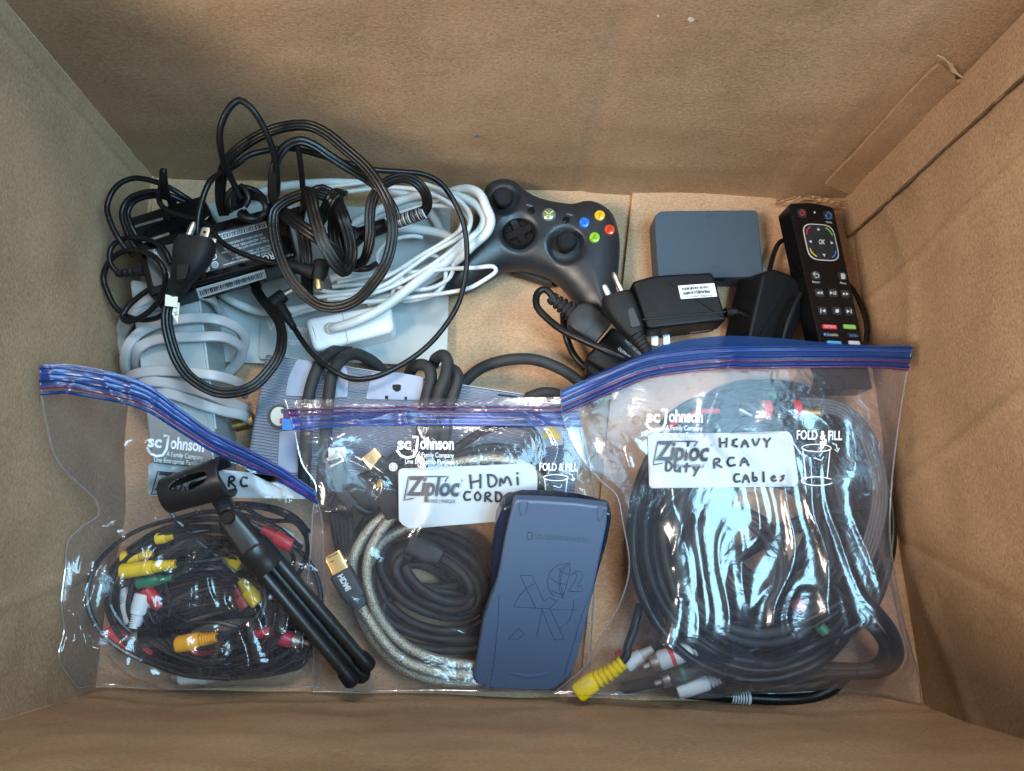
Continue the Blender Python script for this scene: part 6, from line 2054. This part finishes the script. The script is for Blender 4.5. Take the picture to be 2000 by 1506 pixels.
hd_ += [(h0.lerp(h1, 0.3), 0.0080, 0.0066), (h1, 0.0094, 0.0080)]
loft("swivel_head", hd_, TRI, tp, 24, 0.55)
sc = P(445, 1011, 0.1125)
lathe("screw", sc - Vector((0, 0, 0.002)), sc + Vector((0, 0, 0.0012)), [(0, 0.0044), (0.8, 0.0044), (1, 0.0038), (1, 0.0001)], STEEL and mat("black_screw", (0.02, 0.02, 0.02), 0.25, metal=0.6), tp, 20)
strokes([[(440, 1009), (450, 1013)], [(447, 1006), (443, 1016)]], 2.2, flat(sc.z + 0.0014), DARKH, tp, "screw_slot", 0)
c0, c1 = P(489, 1064, 0.096), P(527, 1108, 0.088)
lathe("collar", c0, c1, [(0, 0.0098), (0.08, 0.0112), (0.45, 0.0118), (0.5, 0.0112), (0.75, 0.0116), (1, 0.0106)], TRI, tp, 28)
for k, (sx, sy, ex, ey, za, zb_) in enumerate(((512, 1118, 690, 1333, 0.086, 0.048), (540, 1092, 722, 1303, 0.086, 0.046), (532, 1108, 712, 1324, 0.078, 0.036))):
    a, b = P(sx, sy, za), P(ex, ey, zb_)
    lg = lathe("leg", a.lerp(b, -0.05), a.lerp(b, 0.93), [(0, 0.0042), (0.06, 0.0047), (1, 0.0043)], TRI, tp, 18)
    lathe("rubber_foot", a.lerp(b, 0.88), a.lerp(b, 1.02), [(0, 0.0047), (0.15, 0.0056), (0.5, 0.0062), (0.8, 0.0060), (0.95, 0.0042), (1, 0.0012)], BLACK, lg, 18)

# ------------------------------------------------------------------ graphing calculator in its slide cover
cal = thing("graphing_calculator", "slate blue slide cover of a dark navy graphing calculator leaning on the bags", "calculator", P(1010, 1345, 0.005))
cpl = Plane((925, 1345, 0.022), (1090, 1350, 0.022), (1060, 965, 0.116))
Z9 = lambda x, y: (900 + x / 3.503, 940 + y / 3.503)
body = [Z9(*p) for p in ((300, 172), (420, 140), (600, 142), (820, 166), (1030, 218), (1034, 260), (1005, 420), (940, 640), (884, 860), (840, 1040), (800, 1200), (752, 1345), (640, 1432), (420, 1432), (210, 1420), (105, 1390), (85, 1330), (110, 1200), (160, 960), (205, 780), (214, 500), (240, 290), (280, 195))]
slab("case", body, cpl, 0.017, NAVY, cal, 0.003, 4, top_off=-0.003)
cover = [Z9(*p) for p in ((362, 150), (378, 132), (560, 138), (780, 152), (985, 178), (1006, 190), (1000, 300), (955, 520), (905, 760), (860, 960), (815, 1140), (770, 1300), (748, 1350), (640, 1434), (430, 1434), (215, 1422), (110, 1392), (84, 1335), (108, 1190), (152, 950), (205, 800), (245, 690), (268, 580), (298, 410), (330, 270))]
slab("slide_cover", cover, cpl, 0.008, CALC, cal, 0.0022, 4, top_off=0.003)
cf = lambda x, y, off=0.0: cpl(x, y, off + 0.0031)
LN = [
    [(405, 642), (488, 647), (570, 825), (605, 797), (660, 820), (608, 872), (708, 1085), (640, 1085), (552, 870)],
    [(405, 642), (512, 868)],
    [(556, 872), (540, 970), (520, 1060)],
    [(505, 700), (450, 730), (400, 785), (362, 858), (512, 868), (600, 872)],
    [(773, 812), (772, 870), (745, 945), (680, 1010)],
    [(325, 1078), (395, 1008), (435, 1042), (395, 1080), (325, 1078)],
    [(745, 555), (748, 620), (720, 720), (690, 805)],
] + [[(x, 880), (x + 18, 880)] for x in range(600, 800, 30)]
LN += [arc(715, 690, 122, 125, 128, 285, 20), arc(745, 690, 75, 132, 125, 262, 14), arc(800, 690, 118, 140, 140, 238, 12)]
LN += [[(668, 595), (700, 625), (745, 640)], [(612, 660), (660, 695), (720, 706)], [(618, 745), (660, 768), (705, 775)]]
LN += [[(748, 650), (775, 625), (795, 640), (780, 690), (735, 752), (825, 757)], [(760, 640), (790, 615), (825, 620), (835, 660), (795, 715), (832, 722), (828, 757)]]
strokes([[Z9(*p) for p in l] for l in LN], 0.95, cf, GROOVE_SHADE, cal, "emblem_relief_paint", 0.0001, 4)  # flat dark strips paint the shade of the etched lines
strokes([[Z9(*p) for p in arc(715, 690, 122, 125, 285, 488, 24)]], 0.8, cf, RELIEF_LIT, cal, "emblem_relief_paint", 0.0001, 4)  # pale arc paints the lit half of the globe outline
text("TEXAS INSTRUMENTS", *Z9(690, 388), 13, 4, cf, RELIEF_LIT, cal, width=104, off=0.0003)  # flat pale letters, painted as if their relief caught light
text("TEXAS INSTRUMENTS", *Z9(687, 391), 13, 4, cf, GROOVE_SHADE, cal, width=104, off=0.00012)  # dark offset copy paints the shade beside the letters
strokes([[Z9(*p) for p in arc(472, 374, 20, 26, 0, 360, 14)]], 1.1, cf, GROOVE_SHADE, cal, "emblem_relief_paint", 0.0001)
for pts in ([(402, 145), (462, 145), (440, 225), (418, 248), (402, 200)], [(935, 180), (985, 184), (968, 255), (944, 282), (935, 240)]):
    slab("finger_notch", roundpoly([Z9(*p) for p in pts], 4, 3), cpl, 0.0012, CALC, cal, 0.0006, 2, top_off=0.0042)
strokes([[Z9(*p) for p in ((262, 770), (256, 950), (232, 1200), (207, 1360))], [Z9(*p) for p in ((884, 770), (832, 910), (772, 1110), (720, 1292), (705, 1330))]], 0.9, cf, GROOVE_SHADE, cal, "parting_line", 0.0001, 5)
q = spline([cf(*Z9(*p), 0.0) for p in ((318, 1306), (400, 1326), (470, 1333), (550, 1326), (628, 1304))], 0.001)
V, F = sweep(q, flatsec(0.0030, 0.0012, 10), radii=[math.sin(math.pi * (i + 0.3) / len(q)) ** 0.7 + 0.05 for i in range(len(q))], up=cpl.n)
mesh_obj("thumb_ridge", V, F, CALC, cal)
slab("foot_notch", roundpoly([Z9(*p) for p in ((165, 1400), (185, 1340), (205, 1345), (195, 1425), (170, 1425))], 3, 2), cpl, 0.001, CALC, cal, 0.0004, 2, top_off=0.0036)
